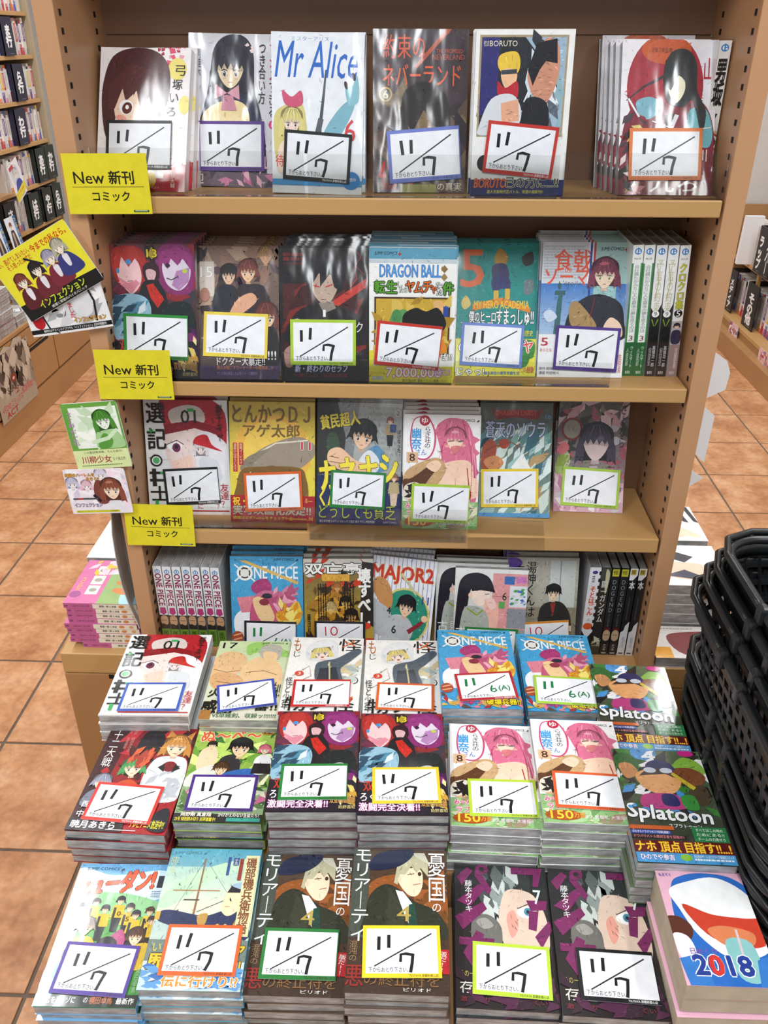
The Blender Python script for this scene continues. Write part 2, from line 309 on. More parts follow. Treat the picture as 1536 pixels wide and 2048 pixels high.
a.b([(14, 78), (24, 66), (44, 60), (60, 66), (62, 86), (44, 98), (20, 96)], 'f3dca6').l([(38, 72), (36, 96)], 1.6, 'd9a878').e(30, 84, 11, 11, 'f6e2b0').e(50, 84, 11, 11, 'f6e2b0')
a.hd(43, 32, 15, '1e2036', 'ecd6b2', L=1.4, eye='4a3a44'); a.sc(58, 8, 8, 8, 5, ['f2c8cc', 'f6dada'], 3, 4, 2, asp=1.3)
a.p([(40, 54), (28, 46), (27, 60)], 'dd9fb0').p([(40, 54), (52, 46), (53, 60)], 'dd9fb0').p([(36, 56), (46, 56), (50, 70), (34, 70)], 'cf8ea0')
a.t('マジメすぎる', 83, 9, 7, 66, '262228', v=1, bo=.02).r(83, 8, 7, 0.1, 'c0405c').t('つき合い方', 72, 9, 7, 54, '262228', v=1, bo=.02); a.t('マジメ', 83, 9, 7, 32, 'c83a60', v=1, bo=.02)
a.t('桐桂木', 8, 14, 5, 26, '3a3640', v=1).e(87, 82, 4, 4, 'd6457c').t('1', 86, 80, 2, 4, 'ffffff').t('の人の', 95, 20, 5, 50, '262228', v=1)
a.r(0, 128, 100, 14, '6a5a68').t('迎', 4, 130, 12, 10, 'e6dcc8', bo=.02).t('JUMP COMICS', 72, 136, 24, 3, 'e0d8dc').sc(10, 120, 80, 20, 20, ['c87aa0', '40384c', 'e8b8c8'], 4, 9, 4)
a = A['r1c'] = Art(bg=('eaf0f8', 'f2f6fb'))
a.t('Mr Alice', 6, 8, 88, 34, '2f6cc8', sh=.15, bo=.012).t('ミスターアリス', 22, 4, 40, 4, '8aa0c8')
a.l([(50, 120), (53, 88), (57, 55), (59, 34)], 5, '4b535c', 1.6).l([(48, 104), (54, 80)], 6, '5b6068').b([(60, 108), (52, 110), (60, 88), (78, 66), (90, 62), (88, 74), (74, 98)], '7fb6c8').b([(84, 66), (80, 50), (88, 48), (92, 38), (95, 50), (94, 64)], '8cc0d0').e(81, 48, 2, 4, '3c3438', -20).e(89, 40, 2, 4, '3c3438', -20)
a.b([(2, 84), (10, 70), (32, 66), (38, 84), (38, 110), (26, 126), (6, 126)], 'd9cf86').hd(22, 84, 10, 'e2d68c', 'f8ddd0', L=1.3).b([(14, 66), (12, 54), (22, 60), (32, 54), (34, 66), (24, 70)], 'd05a7a').b([(8, 108), (20, 100), (38, 104), (44, 130), (8, 134)], 'f6dcc8').r(22, 98, 14, 6, '5864a8')
a.t('6', 80, 80, 12, 22, 'd7484c'); a.t('待', 4, 116, 9, 12, 'd8524c', bo=.02); a.r(0, 140, 100, 6, '4a9fdc').e(88, 140, 10, 9, '3387cf').t('予想外', 82, 137, 12, 4, 'ffffff')
a = A['r1d'] = Art(bg=('3a3038', '4a3a3a'))
a.sc(0, 60, 100, 94, 60, ['5e4a3e', '6d5a48', '2c242c', '7c6a4c', '443440'], 8, 20, 5); a.p([(76, 0), (82, 0), (46, 36), (43, 34)], 'b4543c')
a.t('約束の', 10, 5, 44, 22, 'd55a3c', bo=.015).t('ネバーランド', 10, 32, 82, 20, 'e2613c', bo=.015).t('THE PROMISED', 66, 18, 28, 4, 'c05a48').t('NEVERLAND', 62, 23, 34, 5, 'c05a48')
a.e(13, 60, 7, 7, 'b99a4c').e(13, 60, 5.4, 5.4, '2c242a').t('6', 10.4, 56, 5.4, 8, 'd8bc6c'); a.t('SHUEISHA', 8, 68, 11, 2, 'b99a4c')
a.b([(30, 70), (34, 56), (50, 48), (68, 52), (80, 66), (82, 92), (72, 104), (40, 104), (28, 90)], '201c20').b([(38, 78), (52, 74), (70, 88), (68, 104), (46, 104), (38, 94)], '7c6648').p([(34, 60), (60, 56), (74, 74), (76, 94), (62, 88), (54, 74), (42, 96), (34, 84)], '241f22')
a.t('4つの', 6, 122, 40, 26, 'c02a30', bo=.03).t('の真実', 70, 144, 26, 8, 'e6dcc0', bo=.02).r(30, 146, 38, 8, '9fa05c').t('突破', 8, 144, 18, 8, 'b52a30', bo=.02)
a = A['r1e'] = Art(bg='f0f1f0')
a.r(4, 5, 90, 92, 'a89a78').r(6, 7, 86, 88, '23262e').r(6, 7, 18, 70, '2e2c72').p([(50, 7), (92, 7), (92, 95), (74, 95), (80, 40)], '9fb8cc').sc(54, 8, 36, 84, 40, ['cfe0ea', '5b6472', '8fb4c0', '30343e', 'e6eef4'], 4, 11, 8, ang=70)
a.b([(62, 20), (72, 8), (84, 14), (86, 40), (78, 62), (68, 66), (58, 54), (54, 38)], 'cf9278').p([(54, 36), (62, 12), (82, 8), (84, 30), (72, 28), (66, 36), (60, 50)], '1b1b22').b([(54, 62), (76, 66), (76, 95), (46, 95)], '1d1e26')
a.b([(24, 34), (24, 24), (32, 20), (42, 20), (46, 28), (44, 38), (34, 42)], 'e8c544').b([(27, 38), (34, 34), (43, 38), (42, 48), (35, 54), (29, 48)], 'eec098').l([(27, 38), (43, 37)], 4, '3c404c').b([(24, 46), (32, 52), (44, 46), (44, 62), (26, 60)], 'b72434').b([(6, 88), (18, 62), (40, 58), (50, 74), (44, 90), (20, 95), (6, 95)], 'd7dce2').p([(28, 66), (46, 62), (48, 82), (30, 84)], 'e3a98a')
a.t('巻之四', 8, 10, 5, 5, 'e6e0d0').t('BORUTO', 14, 10, 28, 5, 'e6e0d0'); a.e(14, 122, 8, 8, '1c1c20'); a.r(0, 138, 100, 16, '2a2f66').t('BORUTO', 4, 137, 34, 9, 'd9742e', o='b01e3a', ow=.05, bo=.04, sh=.1).t('己の力に...!!', 38, 135, 56, 11, '17181f', o='e8e2c8', ow=.05, bo=.03).t('超人気新時代忍バトル、待望の最新刊!!', 18, 148, 60, 3.6, 'dfd65a', bo=.03)
a = A['r1f'] = Art(bg='eceaf0')
a.e(46, 46, 40, 52, 'a3263a', 0, 36).e(46, 10, 26, 14, 'c2562a', 0).t('活撃刀剣乱舞', 30, 8, 22, 5, '30181c')
a.b([(2, 100), (10, 70), (34, 58), (60, 66), (84, 60), (98, 84), (98, 130), (2, 130)], '7d2233').b([(16, 62), (30, 56), (42, 62), (38, 74), (24, 78)], '7cb2c4').b([(72, 70), (90, 68), (98, 90), (94, 106), (76, 98)], '6fb6c2')
a.p([(36, 100), (54, 72), (62, 74), (46, 112), (34, 112)], 'dcdfe4').p([(46, 74), (58, 72), (50, 92)], '2c2a2c'); a.sc(2, 76, 26, 34, 18, ['2c2428', 'd6c474', '8c2230', '40303a'], 4, 9, 3)
a.b([(44, 30), (52, 12), (68, 10), (78, 24), (80, 50), (90, 70), (86, 92), (76, 60), (66, 66), (48, 60)], '20262a').b([(50, 40), (56, 34), (66, 40), (66, 52), (58, 62), (50, 52)], 'eeeacb').p([(46, 44), (50, 22), (66, 18), (70, 44), (60, 34), (52, 50)], '252c30').l([(48, 34), (24, 46), (6, 60)], 3, '2a3034', 1).l([(8, 58), (20, 76)], 2, 'e8ecef').l([(34, 80), (64, 90), (96, 86)], 1.2, 'e0dcd8')
a.t('山', 86, 18, 10, 22, 'b41c34', bo=.02); a.t('川', 84, 108, 9, 12, 'f0f0f0', bo=.02).r(0, 130, 100, 24, '7a2436').t('始動!', 8, 143, 18, 9, 'e3b52c', bo=.03, o='3a1a1c', ow=.04).t('九ろ', 34, 134, 50, 17, 'f2f0f0', bo=.03).sc(0, 118, 20, 34, 10, ['d88c9c', '1f1c22', 'f0e0e4'], 5, 10, 2)
# --- second shelf
a = A['r2a'] = Art(bg=('5a3a40', '2c2830'))
a.sc(0, 0, 100, 110, 50, ['8a2a30', '2a2228', '6b3248', '3a3640', 'b03a3a'], 6, 16, 4)
a.b([(2, 10), (16, 2), (38, 6), (44, 30), (38, 50), (24, 52), (6, 40)], 'a8302c').b([(8, 22), (22, 12), (34, 22), (36, 42), (24, 56), (10, 40)], 'efc5c8').p([(4, 28), (8, 6), (30, 2), (40, 24), (30, 16), (22, 26), (14, 14), (10, 30)], 'b53a34').e(22, 20, 3.4, 3, '4a8ec4').e(9, 30, 2, 3, '4a8ec4').p([(8, 36), (20, 44), (30, 40), (34, 44), (24, 56), (12, 46)], 'd8889a').l([(20, 42), (26, 41)], .7, '5a2a30')
a.b([(54, 16), (62, 2), (84, 0), (98, 12), (98, 44), (90, 56), (66, 54), (56, 38)], '84306c').b([(62, 22), (78, 14), (94, 24), (92, 42), (80, 52), (66, 44)], 'd9cede').p([(78, 30), (94, 26), (92, 42), (80, 52), (72, 46)], 'b183b4').p([(58, 34), (58, 10), (80, 2), (96, 12), (96, 30), (86, 16), (80, 24), (72, 16), (68, 28), (62, 20)], '93387a').e(68, 24, 3, 2.4, '3a2038').e(88, 30, 3, 2.4, 'b8cc50').l([(66, 38), (72, 40), (80, 36)], 1.2, '4a3040')
a.b([(38, 30), (42, 22), (52, 20), (58, 28), (56, 40), (42, 42)], '342028').b([(42, 30), (48, 28), (54, 32), (50, 42), (44, 40)], 'd8b0b4').b([(36, 46), (46, 40), (58, 44), (66, 66), (60, 92), (34, 92), (30, 70)], '202026').p([(42, 46), (50, 44), (62, 62), (54, 72), (46, 60)], 'c02c24').t('13', 43, 5, 14, 12, '3a2a10', bo=.03).p([(45, 12), (50, 3), (56, 12), (50, 17)], 'b09a30').t('13', 44, 6, 12, 9, 'efd840', o='2a1c10', ow=.05, bo=.02)
a.b([(0, 66), (16, 56), (40, 60), (46, 78), (36, 100), (2, 108)], '8fb8cc').sc(2, 60, 36, 44, 22, ['d6e6ee', '4e86a0', '7aa8bc', '2c4a60'], 5, 12, 6, ang=-40); a.b([(58, 80), (70, 66), (90, 66), (98, 84), (94, 104), (66, 104)], '1c2628').b([(62, 92), (78, 84), (88, 90), (84, 104), (64, 104)], 'b8c0bc')
a.sc(78, 96, 20, 22, 10, ['7a2a6c', '461e4a'], 5, 9, 3); a.r(0, 110, 100, 44, '25202a').sc(76, 108, 22, 34, 26, ['e0c870', 'c89a3c', 'f0e0a0'], 3, 8, 5, ang=60)
a.t('双', 6, 108, 11, 14, 'c23c24', bo=.03).t('ろく', 3, 124, 16, 12, 'f2f0f2', bo=.03).t('激闘完全決着!!', 2, 138, 66, 11, 'efe6f2', o='8c2a70', ow=.06, bo=.04).t('双星の陰陽師', 70, 134, 28, 9, 'd8a860', o='4a1a10', ow=.04, bo=.02).t('助野嘉昭', 80, 146, 18, 4.6, 'd9c98a')
a = A['r2b'] = Art(bg=('8a7266', '4a3c3c'))
a.sc(0, 0, 100, 110, 50, ['b49a86', '6a5048', '3a3032', '947264', '54404a'], 8, 18, 9); a.r(2, 18, 18, 40, 'd8cfc4').t('15', 3, 24, 15, 12, 'f6f4f4', o='b09aa0', ow=.03, bo=.02)
a.hd(38, 34, 9, '1c1c26', 'e8c0a0', L=.5).b([(20, 54), (36, 44), (50, 54), (52, 96), (18, 96)], '202432').hd(62, 30, 10, '7a4038', 'eec29c', L=.5).b([(48, 50), (64, 44), (84, 50), (92, 96), (44, 96)], '2a242c').b([(48, 62), (66, 54), (72, 64), (50, 80), (36, 84)], 'dfa888').hd(84, 12, 8, 'a8825a', 'e0b08c', L=.2, face=0).hd(84, 82, 12, '6c332e', 'eec8a4', L=1).b([(76, 100), (96, 96), (98, 140), (70, 140)], '1d1c24').e(8, 56, 6, 8, 'b07c6c')
a.r(0, 138, 100, 16, '51406a').t('ドクター大暴走!!', 22, 128, 60, 10, 'f4f0f6', bo=.03).t('殺人が起こすワーナーターの成否は…!?', 22, 138, 70, 4.6, 'd88a3a', bo=.03).t('アニメ化も決定した人気シリーズ最新刊', 22, 145, 50, 4, 'a79ad8', bo=.02).t('!!!', 86, 121, 10, 10, 'f2f0f2', bo=.04)
a = A['r2c'] = Art(bg=('1d1a1e', '1a1418'))
a.r(4, 40, 30, 40, '4a1c1c').sc(0, 36, 100, 80, 26, ['3c1618', '5e1f1e', '281418', '7a2420'], 8, 24, 2, ang=-35).p([(98, 34), (98, 44), (60, 70), (52, 82), (46, 80), (60, 60)], 'c03a30').l([(96, 30), (86, 20), (92, 10), (88, 4)], 1.2, '8c2426').l([(80, 44), (88, 34), (84, 22)], 1.4, 'a8302c', .6)
a.t('原作 鏡貴也', 5, 5, 22, 4, 'a83030').t('漫画 浅見よう', 5, 10, 22, 4, 'a83030').t('キャラクター原案 山本ヤマト', 5, 16, 24, 2.6, '8a2a2a')
a.b([(30, 32), (36, 12), (52, 6), (68, 14), (72, 36), (66, 50), (36, 50)], '15151c').b([(36, 34), (52, 28), (66, 38), (62, 54), (52, 64), (40, 54)], 'b8a190').p([(32, 46), (32, 20), (50, 8), (70, 24), (70, 50), (62, 44), (58, 28), (46, 44), (46, 26), (38, 40), (36, 56)], '191920').l([(38, 42), (46, 44)], 1.4, 'b52c2c').l([(52, 44), (60, 41)], 1.4, 'b52c2c').l([(47, 58), (53, 58)], .7, '4a2a28')
a.b([(16, 76), (44, 62), (72, 68), (98, 84), (98, 110), (10, 110)], '161419').p([(44, 62), (60, 60), (64, 68), (50, 74)], '8a8078').t('1', 49, 70, 3, 8, 'f0eeee', bo=.02).t('の', 14, 80, 10, 6, 'e8e4e4').t('ク', 86, 84, 8, 12, 'e8e4e4')
a.t('新・終わりのセラフ', 16, 134, 60, 9, 'cfd0f4', o='3a3c8a', ow=.03, bo=.03, sh=.12).t('一瀬グレン、16歳の破滅', 14, 144, 62, 5, '8a2a2c', bo=.02).t('100', 84, 118, 8, 5, '555458').b([(4, 118), (14, 112), (14, 134), (6, 136)], 'a58076')
a = A['r2d'] = Art(bg='f2f4f2')
a.r(0, 0, 100, 12, '5d9db8'); jc(a, 6, 4.5, '22323a', 26, 'b0342c'); [a.r(0, 12.5 + i * 1.1, 100, .6, '9fb8c8') for i in range(4)]
a.t('DRAGON BALL', 12, 18, 70, 14, '4f96dc', o='12408c', ow=.03, bo=.05).p([(86, 18), (90, 22.5), (86, 27), (82, 22.5)], '8a7040').p([(86, 27), (90, 31.5), (86, 36), (82, 31.5)], '9c8250')
for i, (ch, x, y, w, c) in enumerate((('転', 6, 36, 12, '57a02e'), ('生', 20, 36, 12, '57a02e'), ('し', 33, 37, 5, 'e8ece4'), ('たら', 35, 43, 9, 'e8ece4'), ('ヤ', 42, 36, 10, 'dd6a2a'), ('ム', 52, 37, 10, 'dd6a2a'), ('チ', 62, 36, 10, 'dd6a2a'), ('ャ', 71, 41, 7, 'dd6a2a'), ('だっ', 77, 37, 8, 'e8ece4'), ('た', 78, 44, 6, 'e8ece4'), ('件', 85, 37, 12, '57a02e'))): a.t(ch, x, y, w, min(14, w * 1.2) if len(ch) < 2 else 6, c, o='15240c', ow=.07, bo=.05)
a.r(6, 54, 88, 66, '45301a').r(8, 56, 84, 62, 'c9a63c').sc(8, 56, 84, 60, 36, ['b58f2c', 'd8b95a', 'a8842a'], 6, 14, 3)
a.b([(30, 72), (42, 68), (50, 80), (46, 92), (28, 90), (24, 80)], '5c9a5c').e(32, 76, 6, 8, '4c8a50').b([(8, 90), (14, 84), (20, 90), (18, 112), (8, 116)], 'd8b480').b([(74, 60), (84, 58), (90, 70), (80, 76)], 'e0b074').r(86, 64, 6, 12, '2f4a9c').b([(40, 74), (54, 66), (66, 70), (80, 66), (90, 84), (80, 96), (60, 92), (48, 94), (40, 88)], '1b1a1c').b([(58, 92), (74, 90), (88, 104), (90, 118), (62, 118)], 'df8a2c')
a.r(0, 134, 100, 20, 'e2d93c').r(0, 116, 5, 20, 'e2d93c').t('7,000,000', 20, 136, 66, 13, 'f2ece4', o='c44a8c', ow=.08, bo=.06, sh=.05).t('越え!!', 78, 136, 18, 9, 'f4d0d8', o='8a3aa0', ow=.06, bo=.05).t('【ジャンプ＋】', 2, 141, 16, 4, 'd8483a', bo=.02).t('閲覧回数', 3, 147, 14, 4, 'f0f0f0', o='2a2a2a', ow=.05, bo=.03).t('原作 鳥山明  漫画 ドラゴン画廊・リー', 40, 149.5, 52, 3.6, '2c2a16').t('ぜ!!!', 84, 118, 14, 8, 'f4f2ea', o='1c1a18', ow=.07, bo=.05)
a = A['r2e'] = Art(bg=('1f8f8c', '138480'))
a.t('5', 5, 8, 28, 42, 'e0693a', bo=.05).b([(46, 18), (52, 6), (62, 14), (60, 24), (50, 26)], 'b08a3a').b([(44, 26), (60, 24), (64, 40), (46, 42)], '3a3a66').b([(44, 40), (64, 40), (66, 54), (56, 52), (46, 56)], '33386c').p([(46, 54), (52, 54), (52, 66), (46, 66)], 'cfae48').p([(60, 52), (66, 52), (66, 64), (60, 64)], 'cfae48').b([(80, 16), (92, 10), (94, 22), (84, 26)], '2a3030').b([(84, 44), (94, 42), (94, 56), (84, 58)], '6c7c80').b([(6, 68), (12, 60), (18, 70), (10, 76)], 'd8c070')
a.p([(20, 70), (56, 62), (92, 74), (92, 80), (56, 70), (20, 78)], 'd98a34').t('MY HERO ACADEMIA', 22, 66, 68, 9, 'f0c83c', bo=.05).t('僕のヒーロー', 16, 78, 40, 13, 'f2f4f4', o='101c20', ow=.06, bo=.05).t('アカデミア', 6, 90, 40, 8, 'f2f4f4', o='101c20', ow=.06, bo=.05).t('すまっしゅ!!', 50, 76, 46, 18, 'f2f4f4', o='101c20', ow=.06, bo=.06).t('漫画 根田啓史', 64, 100, 32, 7, 'e6d63a', bo=.03)
a.r(0, 110, 100, 44, 'dfdb44').t('の', 4, 114, 10, 12, 'f2f2f0', o='202020', ow=.07, bo=.05).b([(82, 112), (98, 114), (96, 132), (80, 130)], '3f8a3c').t('ヤ', 84, 112, 12, 14, 'd8483a', o='ffffff', ow=.05, bo=.05).t('じゃっ!', 2, 144, 34, 9, 'eef0f2', o='28303c', ow=.07, bo=.05).t('雄英高校の爆笑学園生活', 36, 148, 44, 4, '3a70b0', bo=.03).b([(76, 132), (92, 130), (88, 142), (78, 142)], '2e7a38').t('アニメも絶好調!!', 80, 142, 18, 8, 'c23c3c', bo=.04)
a = A['r2f'] = Art(bg='eef1f3')
a.r(0, 0, 52, 46, 'd3d6dc').r(60, 0, 40, 46, 'a5c8c4').r(0, 46, 100, 58, ('3f7cc4', 'a8c4e4')).r(60, 46, 26, 50, '9ac4c4').ln(2, 4, 46, 38, 12, 'b4b8c4', 3)
a.t('食戟', 14, 8, 42, 24, 'dd5a40', bo=.03).t('の', 26, 28, 8, 6, 'dd5a40').t('ソーマ', 4, 30, 50, 18, 'dd5a40', bo=.03).t("L'étoile", 20, 43, 26, 5, '5a5a68', sh=.2); a.r(54, 0, 2.4, 60, '2d4a9c').r(58, 0, 2.4, 50, 'c43a3c'); jc(a, 66, 6, '2c3a3c', 26, 'b0342c')
a.l([(20, 104), (22, 66), (23, 56)], 7, '3f6c70', 4).r(16, 54, 12, 5, '3c6468').e(21, 49, 2, 4, '3c6468').b([(4, 80), (12, 76), (20, 84), (10, 90)], 'cddcf0')
a.b([(28, 104), (34, 78), (50, 62), (70, 58), (92, 68), (98, 90), (96, 110), (30, 110)], '2c2c38').hd(72, 36, 13, '7c3a50', 'f0d6bc', L=.9, hi='b4606c', eye='8a8a3a').b([(36, 92), (34, 72), (42, 66), (60, 84), (66, 96), (54, 102)], 'a88a5c').b([(74, 96), (82, 84), (94, 92), (96, 106), (80, 106)], 'efd0b8').l([(62, 62), (58, 84)], .8, '8c2a3a')
a.t('5', 3, 108, 8, 9, 'c4243c', bo=.02).t('あらたな', 2, 120, 14, 4, 'd0606c').t('原作 昭時大紀', 2, 142, 24, 3.6, '3a3c4c').t('漫画 附田祐斗', 2, 147, 24, 3.6, '3a3c4c').t('佐伯俊', 94, 126, 4, 22, 'd87a6a', v=1)
# --- third shelf
a = A['r3a'] = Art(H=142, bg='eceff0')
a.b([(22, -6), (60, -10), (94, 10), (98, 44), (92, 58), (60, 34), (28, 40), (22, 20)], 'b4222e').b([(24, 36), (50, 30), (84, 40), (92, 70), (80, 100), (40, 100), (24, 66)], 'f0dcd8').b([(30, 14), (50, 6), (68, 10), (72, 26), (50, 32), (34, 30)], 'd8ccc8').p([(24, 30), (60, 24), (92, 34), (94, 44), (60, 34), (24, 42)], '8c1824').t('01', 44, 12, 18, 16, '1c2420', bo=.04).r(52, 10, 8, 4, '3cae5c')
a.b([(26, 56), (36, 50), (44, 56), (36, 64)], 'ffffff').e(37, 58, 5, 5.6, '6c2a4c').e(37, 57, 2, 2.4, '2c1430').l([(26, 54), (38, 49), (46, 54)], 1, '4a2430'); a.l([(50, 92), (66, 92)], .8, 'b06060').p([(30, 76), (54, 66), (60, 100), (36, 100)], 'f4cfc0')
a.b([(62, 44), (76, 38), (98, 54), (98, 80), (88, 100), (66, 98), (60, 80)], 'eceaf0').hd(66, 58, 7, 'e4dce4', 'f6e0dc', L=1.4).b([(58, 52), (62, 44), (74, 42), (80, 54), (92, 62), (70, 56)], 'c42430').b([(64, 72), (84, 72), (90, 96), (70, 100)], 'd9dde4')
for ch, y, h in (('選', 4, 24), ('記', 34, 26), ('＝', 88, 12), ('士', 106, 18)): a.t(ch, 3, y, 22, h, '20201f', bo=.045)
a.t('＋', 3, 34, 9, 8, '3cae5c', bo=.05).e(12, 74, 7.5, 7.5, '20201f').e(12, 74, 5.4, 5.4, 'eceff0').e(12, 74, 4, 4, '52b070').r(6, 84, 5, 22, '20201f').r(8, 124, 4, 10, '3cae5c').r(16, 88, 6, 3, '3cae5c').t('群千キャ', 86, 5, 8, 44, '2a2020', v=1, bo=.02).t('友達？', 88, 102, 10, 30, 'c02c34', v=1, bo=.01).t('に　　？', 60, 128, 26, 6, 'b03038')
a.r(20, 136, 78, 1.6, 'b8242c').r(0, 139, 100, 3, 'f2dcd8'); [a.e(30 + i * 3, 136.5, 1.4, 1.4, 'b8242c') for i in range(5)]
a = A['r3b'] = Art(H=142, bg=('cdb24c', 'efe04a'))
a.e(50, 60, 46, 46, 'ecb850').e(50, 56, 34, 36, 'f0cc5c').t('とんかつＤＪ', 4, 4, 90, 20, '7c6336', bo=.06).t('アゲ太郎', 16, 26, 66, 15, '7c6336', bo=.05)
a.b([(20, 84), (24, 66), (46, 50), (80, 40), (100, 50), (98, 64), (78, 80), (60, 84), (34, 86)], '9c9080').l([(20, 82), (30, 62), (54, 48), (92, 44)], 1.6, 'e8e0cc').b([(12, 78), (22, 64), (48, 54), (30, 70), (20, 84)], '8c8272')
a.b([(8, 96), (14, 80), (30, 76), (80, 76), (90, 90), (92, 112), (84, 124), (10, 124)], '80602c').b([(22, 88), (30, 80), (66, 78), (78, 86), (80, 112), (24, 112)], 'f0dcc0').p([(22, 92), (26, 78), (50, 74), (78, 80), (76, 90), (68, 84), (60, 88), (50, 83), (40, 88), (32, 84)], '7c5c2c').e(40, 92, 4, 2, 'fff').e(60, 92, 4, 2, 'fff')
a.t('11', 84, 46, 11, 9, 'c8283c', o='f4e4e4', ow=.08, bo=.05).r(4, 48, 5, 34, 'b42430').r(11, 48, 5, 26, 'b42430').t('漫画小山ゆうじろう', 4.6, 49, 3.8, 32, 'f0e0b0', v=1).t('原案イーピャオ', 11.6, 49, 3.8, 24, 'f0e0b0', v=1)
a.r(0, 110, 100, 32, 'a8242c').t('祝・', 3, 112, 14, 10, 'f2d02c', bo=.05).t('る―', 88, 113, 9, 5, 'f0d060').t('実写映画化決定!!', 3, 122, 92, 11, 'b8ac98', o='6a4020', ow=.05, bo=.05).t('続報は公式Twitterをチェック!!▸@tonkatsu_DJ', 3, 135, 94, 4.6, 'f0c83c', bo=.03)
a = A['r3c'] = Art(H=142, bg=('8a8e90', '6c7072'))
a.p([(50, 0), (100, 0), (100, 88), (40, 88)], 'a4a9a9').ln(60, 4, 36, 60, 9, '989c9c', 2).p([(0, 0), (24, 0), (34, 40), (30, 80), (0, 84)], '333434').r(0, 84, 100, 58, '23305e')
a.b([(12, 40), (20, 34), (26, 44), (28, 70), (22, 74), (14, 66)], '3a5240').b([(54, 64), (70, 48), (82, 62), (84, 76), (56, 82)], '5a8fb8').b([(50, 66), (62, 54), (74, 66), (70, 80), (50, 80)], 'dfe6ec').b([(14, 56), (28, 52), (46, 66), (70, 72), (60, 80), (30, 78), (14, 70)], 'eec4a0').l([(15, 62), (26, 64)], .7, '4a3428').l([(15, 68), (28, 70)], .7, '4a3428')
a.hd(54, 38, 13, '181a1e', 'ecc6a4', L=.2, tilt=8)
fig(a, 86, 20, 3.2, '8a3440', 'a8966c', leg='202428'); fig(a, 92, 86, 3.6, '8c5c48', 'b8a880', leg='d8c0a8'); a.r(86, 24, 7, 9, '35457c')
a.t('貧民超人', 4, 12, 46, 16, 'e9d648', bo=.06, o='3c3a20', ow=.02, rot=-9).t('カネナシ', 4, 62, 92, 34, 'f2e044', bo=.08, rot=-8, o='5a5430', ow=.015).t('くん', 4, 100, 20, 20, 'f2e044', bo=.08)
a.e(95, 11, 4.6, 4.6, 'b8bcbc').t('2', 93.6, 8.4, 2.8, 5, '2c2c2c').t('ぼけなった', 95, 30, 4, 26, '1d1d1d', v=1, bo=.02).t('どうしても貧乏', 3, 118, 92, 17, 'b8c430', bo=.0).t('貧乏系学園コメディ! コミックス限定 描き下ろし特別収録!', 4, 136.5, 66, 3, 'e8e8ec').t('JUMP COMICS', 80, 137, 16, 2.6, 'c8d0e8')
a = A['r3d'] = Art(bg='f3f3f4')
jc(a, 62, 6)
a.b([(12, 8), (24, 2), (34, 6), (42, 26), (40, 48), (30, 60), (14, 56), (8, 34)], 'c8507c').b([(13, 9), (24, 4), (33, 8), (39.6, 26), (38, 47), (29, 58), (15, 54), (10, 34)], 'fbfafc').e(27, 8, 7, 7, 'b83048').t('ゆ', 23, 4, 8, 8, 'ffffff', bo=.03).t('幽奈', 10, 18, 13, 28, '48a0dc', v=1, bo=.06).t('らぎ荘の', 27, 16, 8, 28, '2a2a3c', v=1, bo=.02).t('さん', 16, 46, 14, 8, '4a80cc', bo=.03).r(4, 50, 15, 14, 'dcb894').t('8', 8, 52, 7, 10, '4a2a20', bo=.04)
a.b([(42, 20), (50, 8), (62, 4), (80, 8), (90, 26), (96, 60), (98, 110), (90, 118), (84, 80), (62, 66), (52, 90), (46, 84), (50, 56)], 'd77090').b([(46, 84), (50, 66), (84, 60), (98, 84), (98, 110), (46, 112)], 'f3cdb4').b([(50, 84), (44, 100), (52, 112), (66, 108), (70, 88), (60, 78)], 'f6d4bc').b([(72, 84), (88, 80), (94, 100), (80, 112), (68, 104)], 'f6d4bc').l([(69, 84), (70, 106)], 1, 'd89a84')
a.p([(44, 30), (38, 18), (52, 22)], 'd77090').p([(88, 26), (100, 32), (90, 40), (100, 50), (92, 56)], 'd77090').p([(90, 60), (100, 76), (94, 84)], 'c45878')
for x0, y0, x1, y1, cc in ((56, 12, 46, 60, 'b84868'), (62, 8, 50, 50, 'ee9cb4'), (76, 8, 90, 60, 'b84868'), (84, 16, 94, 90, 'ee9cb4'), (88, 40, 90, 110, 'b84868'), (50, 40, 48, 84, 'b84868'), (92, 50, 97, 104, 'f0a8bc'), (54, 60, 50, 84, 'ee9cb4')): a.l([(x0, y0), ((x0 + x1) / 2 + 1.5, (y0 + y1) / 2), (x1, y1)], 1.3, cc, .3)
a.hd(67, 34, 12, 'd77090', 'f8d8c4', L=.3, hi='eaa0b4', smile=1, tilt=6, face=0).l([(58, 35), (66, 34)], 1.1, '4a2434').l([(71, 35), (78, 34)], 1.4, '3c4c5c').b([(62, 42), (74, 41), (70, 50), (64, 50)], 'd47a7c').e(57, 41, 3, 1.8, 'f0a8a0').e(78, 40, 3, 1.8, 'f0a8a0').l([(84, 70), (88, 100)], 1.2, 'a8242c').b([(76, 106), (88, 98), (90, 112), (78, 114)], 'b8242c')
a.b([(2, 78), (30, 60), (48, 58), (56, 74), (40, 100), (24, 116), (4, 112)], 'c8a478').b([(0, 88), (12, 84), (40, 64), (46, 68), (34, 86), (20, 106), (4, 112)], '5c3822').b([(2, 96), (16, 90), (26, 98), (12, 112), (2, 112)], 'e2d8c8').sc(3, 92, 20, 18, 12, ['201a1a'], 4, 8, 5).b([(30, 68), (42, 60), (50, 66), (42, 76)], 'f4cfb4')
